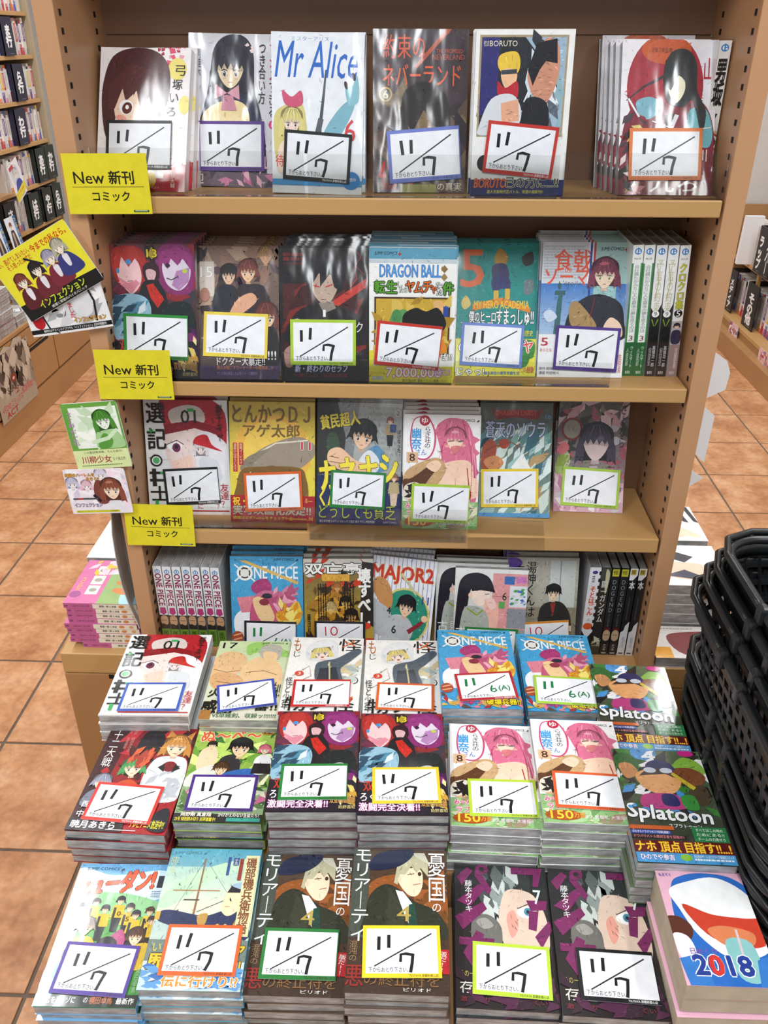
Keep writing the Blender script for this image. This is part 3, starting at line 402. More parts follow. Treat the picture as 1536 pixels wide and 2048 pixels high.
a.r(0, 116, 100, 38, '8cb878').sc(0, 118, 100, 34, 26, ['a8cc94', '6c9c5c', 'd8dcb8', '98886c'], 6, 14, 3).t('み～んな', 4, 118, 26, 8, 'cc4474', o='fbeaf0', ow=.06, bo=.05).t('ラブ', 6, 128, 16, 8, 'cc4474', o='fbeaf0', ow=.06, bo=.05).e(22, 144, 20, 7, 'a8521c').t('150', 8, 138, 24, 11, 'f4cc3c', o='b0401c', ow=.05, bo=.06).t('万部', 33, 140, 12, 7, 'e8a03c', bo=.04).t('大人気御礼 大重版!!', 44, 143, 46, 5, 'f4dce8', bo=.02).t('ミウラ', 90, 118, 6, 20, 'f4f4ec', v=1)
a = A['r3e'] = Art(bg=('54564e', '7c9a98'))
a.sc(0, 40, 100, 114, 90, ['9cc4c4', 'dcecec', '5c8c90', 'b89a6c', '3c6c78', 'cfe0d8', '78a8a0'], 6, 18, 7, ang=-50); a.b([(4, 60), (16, 48), (24, 62), (16, 88), (4, 90)], 'a8503c').e(34, 54, 7, 7, 'a84434').l([(8, 64), (20, 58), (44, 52), (58, 60)], 2.4, '8c4434', 1)
a.p([(14, 6), (22, 12), (50, 8), (78, 12), (88, 5), (80, 22), (50, 19), (22, 22)], '8a1f22').t('DRAGON QUEST', 22, 9.5, 56, 8, 'd84434', bo=.04).t('蒼天のソウラ', 8, 24, 82, 22, 'c3d0ea', o='3c4870', ow=.04, bo=.03).t('10', 90, 16, 7, 5, '6cacdc', bo=.03).p([(44, 86), (60, 66), (72, 88), (62, 98)], 'eef2ee').b([(6, 78), (22, 70), (34, 80), (20, 92)], 'd08c5c').r(0, 148, 100, 6, '5c9cd0')
a = A['r3f'] = Art(bg=('5c5c58', 'a8949c'))
a.sc(0, 0, 100, 154, 90, ['d8a8b0', '44443e', '8c8c7c', 'e8ccd4', 'b46474', '707064', 'c8c4d0'], 6, 16, 11); a.e(20, 44, 15, 16, '8c3438').e(20, 44, 12, 13, 'a09c90').hd(56, 64, 20, '4c4858', 'e8d4d4', L=1.1, face=0).e(62, 56, 5, 4, '6c6880').b([(2, 84), (12, 72), (20, 84), (12, 100), (2, 100)], '98b050').b([(0, 72), (10, 62), (18, 70), (8, 80)], 'e07a84')
a.t('さよなら', 88, 8, 8, 60, '2c2c2c', v=1, bo=.01).t('ウタ', 12, 76, 7, 26, 'e8e4e4', v=1).r(0, 112, 100, 42, 'd0a8b8').sc(0, 112, 100, 42, 34, ['e8c4d0', 'b87c98', 'c8c4c8', 'f0e4e8'], 6, 12, 4).t('やあきの', 8, 147, 24, 4, 'c0508c').t('す', 92, 118, 7, 7, '40383c')
# --- bottom shelf
a = A['r4a'] = Art(bg=('4aa4d4', '3c98cc'))
a.t('巻八十七 "甘くない"', 6, 4, 30, 3.4, '20303c'); jc(a, 60, 3, '1c2c3c', 28); a.t('ワンピース', 44, 9, 20, 4, '203c78', bo=.04)
a.e(20, 24, 11, 11, 'f2f4f2').e(20, 24, 8, 8, '3a3438').l([(6, 12), (34, 36)], 2, 'e8ecec').l([(34, 12), (6, 36)], 2, 'e8ecec').e(20, 24, 6, 6, 'e4e4dc').t('NE PIECE', 33, 14, 60, 18, 'f2f4f4', bo=.06).p([(12, 6), (22, 6), (94, 36), (92, 40)], 'dcb460').p([(62, 30), (64, 30), (92, 8), (90, 8)], 'c8e0ec')
a.b([(6, 112), (4, 90), (16, 78), (34, 84), (34, 108), (24, 118)], 'eceef2').p([(8, 60), (40, 56), (38, 80), (14, 82)], 'dc8494').b([(28, 46), (34, 36), (48, 32), (56, 40), (54, 52), (36, 54)], 'a83c74').b([(32, 62), (44, 50), (60, 50), (80, 52), (90, 64), (80, 84), (60, 84)], 'c86c90').sc(54, 48, 34, 36, 26, ['d888a4', 'b45478', 'e8a8bc'], 5, 10, 2)
a.b([(26, 80), (34, 58), (52, 62), (66, 84), (70, 104), (50, 112), (28, 104)], 'c4587c').b([(30, 64), (40, 58), (52, 68), (60, 88), (52, 98), (38, 90)], 'ecca98').e(46, 66, 7, 5, '8c3444').e(50, 57, 7, 4, '302c38').b([(62, 84), (78, 76), (92, 64), (98, 84), (90, 100), (70, 100)], 'ecc24c').e(84, 86, 9, 9, 'f6e27a').sc(66, 66, 30, 34, 12, ['f4e08c', 'd8942c'], 4, 9, 4)
a.e(8, 118, 8, 9, 'a84c34').l([(2, 116), (14, 112)], 2, 'e8a87c').l([(2, 122), (14, 119)], 2, 'e8a87c').sc(0, 126, 100, 28, 50, ['c89c5c', 'a8343c', 'e4d8c4', '5c4c40', 'd8b44c', 'd87c8c'], 4, 9, 6).t('尾田栄一郎', 24, 142, 26, 5, 'b84c94', bo=.04).t('破壊兵器!!', 56, 138, 42, 10, 'eed830', o='201c10', ow=.08, bo=.06)
a = A['r4b'] = Art(bg=('6a5a38', 'c8a83c'))
a.r(0, 0, 100, 20, 'd8d4cc').sc(0, 0, 100, 40, 20, ['c83c1c', '2c2420', 'd8d4cc', 'c83c1c'], 5, 12, 3).t('双亡亭', 2, 6, 80, 16, 'f0efec', o='1c1a18', ow=.08, bo=.08).t('SOU-BOU-TEI', 50, 16, 40, 5, '201c1a', bo=.04).p([(84, 4), (100, 6), (100, 100), (80, 90)], '2c2824').t('壊すべし', 78, 14, 18, 84, 'f2f0ee', v=1, bo=.08).e(90, 98, 6, 5, 'd8442c')
a.p([(44, 36), (14, 80), (8, 112), (80, 112), (74, 82), (54, 36)], 'b07c24').sc(12, 44, 66, 68, 54, ['6a4a1c', 'dca840', '3c2c18', 'a8782c', 'c8923c'], 5, 12, 6).hd(48, 42, 5, 'a8642c', 'd89c4c', L=1).hd(60, 64, 7, '201c18', 'd8a850').hd(68, 84, 8, '201a18', 'c89040').hd(38, 72, 7, 'b8a068', 'd8b060', L=.4).hd(28, 94, 7, '6a4c24', 'd8a040').r(26, 22, 40, 10, 'd8a43c').ln(20, 36, 14, 60, 4, '241c14', 4, 1).ln(58, 36, 16, 60, 4, '241c14', 5, 1)
a.t('藤田和日郎', 4, 80, 5, 50, '1c1814', v=1, bo=.02).r(0, 116, 100, 38, 'c84424').sc(0, 116, 100, 38, 20, ['2c2420', 'a8301c'], 6, 12, 4)
a = A['r4c'] = Art(bg='e9eaee')
for i in range(14): a.r(4 + i * 7, 0, .8, 154, '5a6cb8')
a.e(56, 84, 40, 42, 'd8c878').e(56, 84, 37, 39, '2c8c74').sc(20, 50, 72, 74, 60, ['7cc49c', '1f7a68'], 2, 3, 5, asp=1)
a.t('MAJOR2', 0, 12, 96, 26, 'c4302c', o='e8c060', ow=.03, bo=.07).b([(2, 40), (10, 30), (26, 36), (36, 60), (30, 82), (18, 70), (4, 50)], 'c48c54').b([(0, 62), (18, 68), (34, 80), (40, 110), (20, 116), (0, 100)], 'b8bcc0').l([(46, 22), (72, 50)], 4, 'c8c4a0').b([(28, 94), (42, 82), (62, 86), (72, 104), (60, 126), (34, 124)], 'bcc0c4').hd(58, 70, 12, '191a20', 'f2c8a8', L=.1, tilt=8).l([(64, 106), (82, 92), (88, 86)], 7, '8a2c38', 4).e(88, 84, 5, 5, 'f0c4a0').t('6', 38, 98, 7, 12, '1c2030', bo=.04).t('4', 28, 72, 6, 10, '1c2030', bo=.04).b([(20, 120), (40, 114), (60, 124), (56, 140), (24, 140)], 'c4c8cc').t('11', 82, 52, 10, 11, '30408c', bo=.05)
a.p([(0, 128), (100, 136), (100, 154), (0, 154)], 'a02430').t('TVアニメ化', 14, 133, 76, 15, 'f0eef0', bo=.05, rot=3)
a = A['r4d'] = Art(bg=('e8eae8', 'a8a8a4'))
a.r(52, 6, 48, 90, 'e09c9c').r(52, 40, 48, 1, 'b86c70').r(68, 10, 14, 12, '3c6cb4').r(84, 10, 14, 10, 'c878b8').r(76, 24, 24, 32, 'dfe3ea').sc(78, 26, 20, 26, 20, ['4aa04c', 'c83c4c', '4a70c4', 'c8ccd4'], 3, 5, 2, 0, 1.6).r(62, 48, 8, 10, '60a858').r(74, 58, 26, 30, '8c9098').r(60, 90, 40, 64, '98a0a0')
a.b([(4, 40), (10, 14), (28, 6), (46, 12), (54, 30), (46, 34), (24, 30), (18, 60), (12, 110), (2, 120)], '201c28').b([(24, 28), (46, 28), (48, 44), (36, 56), (24, 46)], 'f6e0d0').p([(18, 20), (46, 12), (56, 34), (36, 32), (24, 34)], '201c28').e(22, 40, 3, 4, 'f0cdb8').l([(42, 38), (48, 37)], 1, '2c2028').b([(42, 48), (54, 46), (62, 60), (60, 90), (48, 84)], 'f2b8a8').b([(44, 46), (54, 44), (58, 56), (50, 60)], 'f6cdc4').b([(12, 66), (26, 56), (44, 64), (50, 90), (46, 130), (10, 130)], 'aab0a8').l([(18, 60), (32, 70), (40, 62)], 2.4, '8a9c34').t('6', 66, 34, 6, 12, '2c2828')
a.t('古見さんは、', 4, 88, 84, 16, 'f2f4f4', o='4c4c50', ow=.02, bo=.01).t('コミュ症です', 4, 108, 84, 14, 'f2f4f4', o='4c4c50', ow=.02, bo=.01).r(0, 126, 100, 28, '60484c')
a = A['r4e'] = Art(bg=('b8b4a8', '8c8674'))
a.r(60, 4, 36, 70, 'c8ccc8').r(74, 4, 1.4, 70, '8c9490').r(0, 70, 100, 84, '8c8470').e(6, 8, 14, 8, '5c3c98').t('湯神くんは', 26, 6, 14, 78, '1c1a18', v=1, bo=.03).t('友達がいない', 12, 10, 11, 88, '1c1a18', v=1, bo=.02).b([(46, 104), (48, 72), (62, 62), (80, 64), (92, 84), (90, 110), (60, 124), (50, 120)], '2c2a28').hd(66, 50, 9, '16161a', 'e8ccac', L=0).p([(62, 64), (70, 64), (66, 82)], '8c3430').r(44, 96, 50, 8, 'd8d0b8').r(48, 104, 2, 40, '5c5444').r(88, 104, 2, 40, '5c5444').r(56, 110, 34, 40, '23211f')
# --- flat display
a = A['a2'] = Art(bg=('c8dca8', 'd8d4c4'))
a.b([(40, 10), (60, 2), (96, 20), (98, 34), (60, 24), (44, 30)], '9ccc6c').t('17', 6, 4, 20, 12, '20201c', o='ece8dc', ow=.04, bo=.05); jc(a, 60, 3, '3c4c34')
a.b([(0, 40), (14, 24), (34, 26), (44, 40), (40, 62), (20, 78), (0, 78)], 'e4bc8c').b([(40, 60), (50, 40), (66, 34), (86, 44), (96, 70), (92, 92), (60, 96), (40, 90)], 'e8c494').b([(0, 78), (10, 66), (34, 70), (46, 84), (40, 98), (10, 98)], 'd8a878').b([(58, 22), (66, 8), (86, 10), (90, 26), (84, 40), (66, 38)], 'b8b4a8').b([(64, 26), (72, 22), (84, 28), (82, 44), (70, 44)], 'ecc898').l([(2, 60), (20, 66), (38, 62)], .9, '6c4428').l([(46, 66), (70, 62), (88, 70)], .9, '6c4428').l([(10, 84), (30, 88)], .9, '6c4428')
a.t('火ノ丸相撲', 4, 98, 90, 16, '20241c', bo=.05).t('巻!!', 82, 84, 14, 30, '20241c', bo=.06).t('感謝', 0, 120, 40, 24, '16160f', bo=.07).t('VS草薙剣、収録ッ!!!!!!!', 16, 143, 80, 8, '1c5c2c', o='ecead8', ow=.04, bo=.05).r(0, 138, 14, 16, 'a8743c').t('番!!', 66, 126, 30, 12, '1c1c18', bo=.06)
a = A['a3'] = Art(bg='f0efeb')
a.t('怪', 66, 2, 32, 26, '2c2c30', bo=.02).t('メ', 70, 4, 20, 16, 'd8642c').t('も', 4, 2, 10, 28, 'b06a30', bo=.02).t('じ', 6, 30, 9, 12, '2c2c30').t('の', 84, 80, 13, 14, '2c2c30', bo=.02).t('と', 88, 58, 8, 12, '3a3a3c'); a.r(52, 6, 4, 30, '7c4434').l([(10, 80), (30, 60), (34, 80), (8, 100)], 1.4, '9c9488').sc(60, 50, 36, 40, 16, ['c4ccc8', 'd8c8a0', 'a8b4b0'], 6, 14, 3)
a.b([(22, 30), (30, 12), (48, 4), (62, 10), (66, 34), (60, 50), (28, 48)], 'dfe1e4').hd(44, 34, 11, 'e2cf84', 'f8e0d0', L=.7, tilt=-10, eye='4a5478', smile=1).p([(22, 40), (26, 16), (50, 4), (64, 16), (66, 34), (56, 20), (34, 24)], 'e6e8ea').b([(38, 60), (48, 50), (66, 44), (90, 24), (98, 30), (84, 50), (72, 66), (76, 96), (44, 96)], '55616c').p([(44, 66), (66, 62), (74, 96), (42, 96)], '343a46').l([(56, 52), (60, 96)], 2, 'c8c090').e(18, 76, 6, 5, 'd8452c').t('3', 16, 73.4, 4, 5.4, 'f6f0ee')
a.t('怪と少年', 2, 84, 9, 60, '2a282a', v=1).t('物ノ怪', 6, 120, 88, 26, '23201f', bo=.03).p([(80, 124), (92, 118), (86, 138)], 'd8642c').r(0, 148, 100, 6, 'a8242c')
a = A['a7'] = Art(bg=('58684c', '2a2a28'))
a.r(20, 0, 30, 16, '4a90cc').sc(0, 0, 100, 90, 60, ['3c7c34', '2c5a2c', '7cac3c', '30302c', '4a90cc', '1c1c1e', 'e8e8ea'], 6, 15, 5).t('4', 33, 2, 15, 15, 'f2f4f8', bo=.07).b([(0, 14), (14, 6), (26, 16), (24, 34), (6, 38)], '2c6430').b([(4, 24), (18, 22), (24, 36), (10, 44)], 'c08858').b([(66, 22), (80, 10), (96, 18), (98, 34), (70, 36)], '82b244').b([(60, 30), (84, 26), (98, 38), (88, 52), (68, 48)], '7a4a2c').b([(74, 60), (92, 50), (96, 72), (82, 78)], '4c4030')
a.b([(34, 26), (44, 16), (60, 18), (66, 30), (50, 36)], '23265c').b([(20, 40), (34, 30), (56, 30), (70, 42), (62, 60), (46, 66), (28, 58)], 'dca068').p([(24, 40), (36, 28), (58, 28), (66, 42), (54, 36), (36, 38)], '3c2c28').e(38, 31, 7, 4, 'c4ccd8').e(56, 31, 7, 4, 'c4ccd8').b([(22, 68), (40, 64), (60, 66), (66, 84), (22, 84)], 'b43c7c').b([(44, 66), (58, 66), (60, 80), (44, 80)], '2c2860').b([(64, 68), (78, 66), (80, 84), (66, 84)], '3c8c3c').p([(60, 36), (64, 34), (84, 54), (80, 58)], 'c8b438').e(84, 4, 9, 5, 'c82c84')
a.t('Splatoon', 2, 82, 88, 24, 'f4f5f7', o='14161a', ow=.05, bo=.09, rot=4).e(6, 84, 2.4, 2, '4aa0dc').e(11, 82, 2.4, 2, '4aa0dc').t('スプラトゥーン', 42, 105, 34, 5, 'f2f2f2', o='14161a', ow=.06, bo=.03)
a.r(0, 108, 46, 5, 'c8602c').r(0, 114, 42, 5, '30489c').t('ひたすらナワバリ(4コマ収録)満載!!', 2, 114.5, 38, 4, 'f2f2f2', bo=.02).r(0, 120, 56, 4, '2a2422').t('ナワバリバトル絶対王者を目指せ!!', 2, 120, 52, 4, 'e88c94', bo=.02).r(64, 108, 36, 20, '2c7c48'); [a.t(x, 68, 110 + i * 5.6, 28, 4, 'dcecdc', bo=.02) for i, x in enumerate(('すべてはこの時の', 'ためにある!!', 'チームの力見せろ'))]
a.r(0, 127, 100, 15, '5c1c1c').t('ナホ 頂点 目指す!!...!', 2, 128, 96, 13, 'f4d83c', o='a82418', ow=.06, bo=.07).r(0, 142, 100, 12, '4c9cd4').t('ひのでや参吉', 4, 144, 34, 7, 'f4f6fa', o='6c3ca0', ow=.05, bo=.04).e(50, 147, 6, 4, '8cc43c').t('大人気のゲームコミカライズ!超面白コミック', 58, 143, 40, 4, 'e8f4fc', bo=.02).ln(58, 148, 40, 4, 1, 'e8f4fc', 4)
a = A['b1'] = Art(H=142, bg=('7c1c24', 'a82028'))
a.p([(0, 0), (26, 0), (16, 142), (0, 142)], '3c1a20').sc(26, 0, 74, 100, 40, ['8c1c24', '4a1820', 'b83038', '2c1c20'], 8, 18, 8); a.t('十二大戦', 6, 8, 10, 52, 'f0ecec', v=1).t('原作 西尾維新', 22, 4, 3, 30, 'c88c84', v=1).t('漫画 暁月あきら', 27, 4, 4, 34, 'c88c84', v=1).p([(14, 60), (19, 66), (14, 72), (9, 66)], 'a8242c')
a.b([(38, 20), (44, 6), (60, 8), (66, 26), (56, 44), (38, 40)], '1e1c22').b([(60, 50), (70, 42), (94, 44), (100, 70), (98, 100), (62, 100), (56, 74)], 'd9dce2').sc(60, 52, 36, 44, 16, ['f0f2f4', 'b8bcc4'], 5, 10, 2).hd(80, 28, 12, 'c88a44', 'f3d4b4', L=.9, hi='e0ac6c', eye='5c4a2c').p([(66, 16), (68, 4), (76, 12)], 'c88a44').p([(88, 12), (96, 4), (94, 18)], 'c88a44').e(80, 56, 8, 7, '7c1c28').p([(68, 58), (74, 52), (76, 64)], '1c1a1e').p([(92, 58), (86, 52), (84, 64)], '1c1a1e')
a.hd(42, 60, 10, '4c9c5c', 'f4d8bc', L=.7, tilt=-8).b([(28, 86), (44, 76), (58, 88), (56, 104), (26, 104)], 'c8502c').sc(34, 36, 24, 16, 14, ['a83c2c', 'd8603c'], 5, 10, 3, ang=-70).hd(16, 82, 8, '9498ac', 'ecd4c4', L=.4, face=0).b([(6, 96), (18, 90), (26, 104), (24, 112), (4, 112)], '787c8c').b([(84, 116), (96, 112), (98, 138), (80, 136)], '23242e')
a.t('西尾維新×', 6, 106, 30, 8, 'f2eeee', bo=.03).t('中村光×', 5, 118, 28, 8, 'f2eeee', bo=.03).r(0, 128, 56, 14, '201a1e').t('暁月あきら', 4, 130, 44, 9, 'f2eeee', bo=.05).t('テレビアニメ放送中!!', 62, 126, 34, 10, 'e8dc3c', bo=.04).r(40, 139, 30, .8, 'e8e4e4')
a = A['b2'] = Art(bg=('a8c858', '4c7c34'))
a.sc(0, 0, 100, 130, 70, ['d8e88c', '6ca03c', '2c5c28', 'b8d468', 'eef4c8', '3c6c30'], 8, 18, 3).t('地獄先生', 22, 4, 36, 8, '30240c', bo=.06, o='e8d83c', ow=.04).t('ぬ～べ～', 6, 12, 74, 18, 'd85c2c', o='f8f0e0', ow=.03, bo=.07, rot=-3).e(88, 12, 9, 7, 'b87c1c').t('12', 83, 7.5, 10, 9, '3c2c14', bo=.03)
a.b([(10, 48), (24, 40), (32, 54), (26, 78), (10, 76)], 'ecd0ac').hd(22, 38, 5, '1c1a1c', 'ecc8a0', L=.2).b([(2, 88), (20, 72), (44, 70), (60, 80), (58, 100), (4, 104)], 'dcdcd4').b([(36, 60), (50, 52), (60, 62), (60, 84), (36, 84)], '2c2c30').hd(58, 42, 12, '17181c', 'f0c8a0', L=.1).b([(30, 92), (48, 80), (76, 74), (82, 84), (60, 98), (34, 102)], '2f63a8').hd(40, 76, 8, '4c3420', 'ecc49c', L=.1).b([(78, 60), (88, 52), (98, 60), (96, 80), (80, 82)], 'e8e8ec').p([(78, 66), (98, 66), (100, 82), (76, 82)], '1f1f24').hd(88, 44, 6, 'd86c84', 'f4d4bc', L=.7).r(0, 104, 100, 40, '8ca87c').sc(0, 104, 100, 36, 30, ['d8e0c4', '5c7c4c', 'c86c94', '3c5c34'], 6, 12, 9)
a.r(0, 142, 100, 12, '2c2c30').t('岡野剛 真倉翔', 8, 140, 34, 6, 'f0ead8', o='20201c', ow=.05, bo=.04).t('かけがえのない生徒たち!', 50, 140, 46, 6, 'f4f0e4', o='30301c', ow=.05, bo=.03).t('23号 特別読み切り 好評連載中!', 2, 147, 46, 5.4, 'e8d83c', bo=.04).r(60, 147, 38, 5, '3c9c8c')
a = A['c1'] = Art(bg=('6ca8d8', '6cb868'))
a.r(0, 44, 100, 112, ('64a858', '3c8c3c')).b([(0, 6), (40, 14), (98, 8), (98, 40), (50, 44), (0, 46)], 'cfe4f2').b([(0, 40), (50, 34), (100, 46), (100, 60), (0, 60)], '8cc48c'); jc(a, 8, 5, '2a4050', 36); a.t('シューダン!', 2, 10, 84, 25, 'e2582c', o='3a1c14', ow=.04, bo=.12, rot=-7, sh=.12).t('1', 90, 14, 6, 14, '1c2430', bo=.05).ln(86, 32, 10, 8, 4, '4c6c7c', 2)
R = random.Random(5)
for (x, y, s, hc) in ((16, 52, 3.6, '20202a'), (30, 46, 3.4, '2c241c'), (42, 54, 3.8, '1c1c22'), (56, 44, 3.8, '1c2028'), (68, 52, 3.8, '2c2420'), (76, 60, 4, '20202a'), (90, 56, 3.8, '4c2c1c'), (94, 66, 3.6, '3c2c24')): fig(a, x, y, s, hc, 'd8b42c', leg='22242a', L=.2); a.l([(x - s, y + s * 2), (x - s, y + s * 5)], s * .7, '23242a')
a.t('10', 52.6, 56, 7, 5, '3c3010').t('5', 66, 62, 4, 5, '3c3010'); a.b([(6, 102), (14, 88), (34, 84), (44, 98), (40, 114), (6, 114)], 'd8b42c').hd(27, 74, 8, '9c8c84', 'ecc8a4', L=.2).b([(76, 104), (84, 92), (98, 92), (98, 116), (74, 116)], 'd8b42c').hd(82, 84, 7.5, '4c3020', 'f0c8a4', L=.5).b([(56, 84), (66, 76), (72, 90), (64, 104), (54, 98)], 'b04c7c').hd(54, 98, 9, '15161a', 'e8bc90', L=.1).b([(44, 112), (54, 108), (66, 112), (68, 130), (40, 130)], '2c2c34').t('11', 12, 98, 8, 8, '2c2410', bo=.04).t('9', 84, 102, 6, 8, '2c2410', bo=.04)
a.t('横田卓馬', 92, 116, 4, 24, '9cc88c', v=1).r(0, 142, 100, 12, '1c241e').t('青すじをビンゾに', 2, 144, 38, 7, 'eef0ee', bo=.02).t('の', 48, 145, 4, 5, 'e8e8e8').t('横田卓馬', 54, 144, 22, 7, 'b8683c', bo=.03).t('最新作', 80, 145, 17, 6, 'f0f0f0', bo=.02).b([(0, 120), (14, 112), (16, 140), (2, 142)], '5cacc8')
a = A['c2'] = Art(bg=('4c9cb4', 'd8dcc4'))
a.r(0, 22, 100, 62, ('a8ccc0', 'e2e0c4')).b([(0, 60), (30, 30), (80, 12), (96, 16), (50, 40), (10, 70)], 'b8d8b8'); jc(a, 4, 4, '3a6c7c', 30); a.t('仲間りょう', 2, 10, 8, 20, 'c8c890', v=1)
a.l([(40, 12), (39, 86)], 1.6, '8c6a4c', 2.4).l([(12, 50), (62, 50)], 1.2, 'a8744c').l([(40, 12), (14, 84)], .3, '6c6458').l([(40, 12), (76, 60)], .3, '6c6458').l([(42, 74), (70, 60)], .7, '3c3430').r(26, 60, 16, 1.4, '4c3c38')
a.b([(2, 76), (14, 72), (50, 78), (72, 72), (92, 78), (96, 104), (30, 104), (24, 92), (4, 84)], '2a3558').r(0, 74, 5, 9, 'd8a440').b([(44, 78), (54, 76), (52, 90), (46, 88)], 'b8924c').b([(84, 82), (96, 86), (94, 100), (82, 96)], 'b8924c').b([(68, 60), (72, 48), (84, 46), (88, 58), (84, 72), (74, 78), (66, 70)], 'f0dcb0').p([(70, 52), (74, 44), (88, 44), (92, 56), (86, 62), (86, 52)], '23242c').b([(74, 44), (82, 40), (90, 42), (86, 48)], '9cb4cc').e(93, 50, 4, 2.4, '3c4454', 30).e(75, 60, .8, .8, '20202a').l([(70, 68), (75, 68)], .6, 'a05c4c'); [a.e(66 + (i % 2) * 8, 88 + (i // 2) * 7, 1.6, 1.4, 'd8b05c') for i in range(4)]
a.r(84, 8, 15, 92, 'd9d2a4').t('磯部磯兵衛物語', 85.5, 11, 11, 86, '7c4c30', v=1, bo=.05).r(71, 11, 6, 9, '34508c').t('十五', 72, 12, 4, 7, 'e8e4cc', v=1).r(78, 12, 4, 26, '8c3c30').r(65, 10, 3, 22, '34508c')
a.r(0, 104, 100, 50, 'b8d0dc').r(0, 104, 100, 22, '6c7c74').t('い', 6, 108, 8, 8, 'd8c43c').t('歴史', 4, 118, 40, 16, 'e6b82c', o='3c3c30', ow=.06, bo=.07).t('アリ', 88, 110, 10, 30, 'e6b82c', v=1, o='3c3c30', ow=.05, bo=.05).sc(0, 128, 100, 26, 40, ['3c6cac', 'eef4f8', '5c94c8', 'c8dcea'], 5, 11, 5, ang=0).t('伝に行けり!?', 22, 140, 74, 11, 'd88c3c', o='f0ecdc', ow=.05, bo=.07)
a = A['c3'] = Art(bg=('4c3828', '3a2c24'))
a.b([(20, 40), (60, 30), (98, 50), (96, 80), (20, 80)], '8c5024').sc(50, 40, 48, 60, 20, ['70441f', '5a3a24', '96582a'], 8, 18, 4); a.r(0, 0, 18, 100, '444c44')
a.b([(20, 54), (34, 42), (48, 46), (66, 60), (90, 72), (96, 100), (18, 100), (16, 74)], '2b3026').p([(46, 48), (54, 50), (66, 66), (66, 96), (56, 76)], 'e6e8ea').p([(60, 64), (66, 62), (70, 96), (60, 96)], '1f4438').p([(40, 46), (50, 62), (60, 100), (36, 100)], '343a2c')
a.b([(48, 36), (56, 24), (72, 24), (74, 42), (68, 54), (58, 52)], 'f0d2b4').p([(44, 40), (48, 14), (70, 4), (80, 14), (80, 32), (72, 22), (68, 28), (62, 20), (56, 30), (50, 30), (48, 42)], 'b4b092').p([(60, 4), (76, 4), (82, 18), (72, 12)], 'c4c4b0').b([(18, 16), (30, 4), (62, 0), (62, 10), (46, 22), (20, 26)], '1c2440').e(71, 29, 2, 2.4, '3c2c1c').l([(58, 30), (65, 29)], .9, '4c3424').l([(64, 42), (72, 40)], .9, 'a86c5c').e(50, 36, 2, 3, 'e8c4a4')
a.t('モリアーティ', 2, 2, 17, 102, 'f2f0ee', v=1).t('憂国', 80, 4, 18, 56, 'f2f0ee', v=1, bo=.0).t('の', 84, 62, 9, 9, 'f0eeec').t('4', 48, 66, 14, 16, 'b09a50', bo=.01)
a.t('混沌の', 2, 104, 8, 20, '907858', v=1).r(88, 110, 12, 24, 'a8202c').t('版だ!!', 90, 112, 7, 20, 'f0e8e0', v=1, rot=6).t('悪', 0, 128, 17, 20, '8c2a28', bo=.02).t('の終止符を', 18, 134, 72, 13, '84603c', bo=.0).t('ピリオド', 56, 148, 26, 3.4, 'e8e4dc')
a = A['c5'] = Art(bg=('26282a', '201e20'))
a.sc(30, 0, 50, 100, 60, ['8c9894', '444c4c', 'c4ccc8', '5c6462', '303636'], 6, 16, 12, ang=80); a.b([(50, 40), (60, 28), (84, 34), (96, 64), (92, 100), (60, 104), (46, 74)], 'd9c2b0').b([(54, 60), (62, 52), (66, 70), (58, 82)], 'dc9c8c').b([(66, 52), (78, 46), (86, 54), (78, 60), (68, 58)], 'f2f2f0').e(77, 53, 4.4, 4.6, '4c8ca0').e(77, 53, 1.8, 2, '1c2c34').l([(66, 50), (78, 44), (88, 52)], 1, '4c3834').b([(18, 66), (34, 58), (48, 72), (44, 100), (20, 96)], '6c6c68').b([(22, 66), (32, 62), (40, 70), (30, 74)], '9c9a94').l([(56, 92), (66, 90)], 1.2, 'a05c50')
for P in ([(2, 16), (14, 4), (20, 8), (8, 26)], [(2, 44), (26, 24), (34, 28), (16, 50)], [(0, 62), (30, 44), (34, 52), (8, 76)], [(4, 84), (40, 84), (40, 92), (4, 92)], [(8, 100), (22, 76), (30, 80), (18, 116)], [(62, 2), (96, 2), (90, 24), (84, 24), (86, 10), (62, 10)], [(76, 40), (98, 40), (96, 50), (80, 52)], [(78, 52), (88, 52), (84, 74), (76, 72)], [(82, 80), (98, 62), (100, 72), (88, 92)], [(24, 2), (40, 30), (36, 36), (22, 14)]): a.p(P, '74285a')
a.e(30, 6, 7, 6, '74285a').e(30, 6, 3, 2.6, '26282a').t('藤本タツキ', 11, 20, 8, 36, 'eceaea', v=1).t('7', 84, 28, 8, 16, 'd8ece4', bo=.02).t('そのー', 4, 118, 14, 6, 'b8a45c').t('存在を', 4, 128, 44, 12, 'd8d4c8', bo=.01).t('激闘のサーガは続いていく', 4, 143, 90, 5, '80303c', bo=.02).sc(0, 104, 100, 46, 24, ['301e2c', '1c1a1c', '4c2440'], 8, 16, 3)
a = A['c7'] = Art(W=100, H=140, bg='e8b4c8')
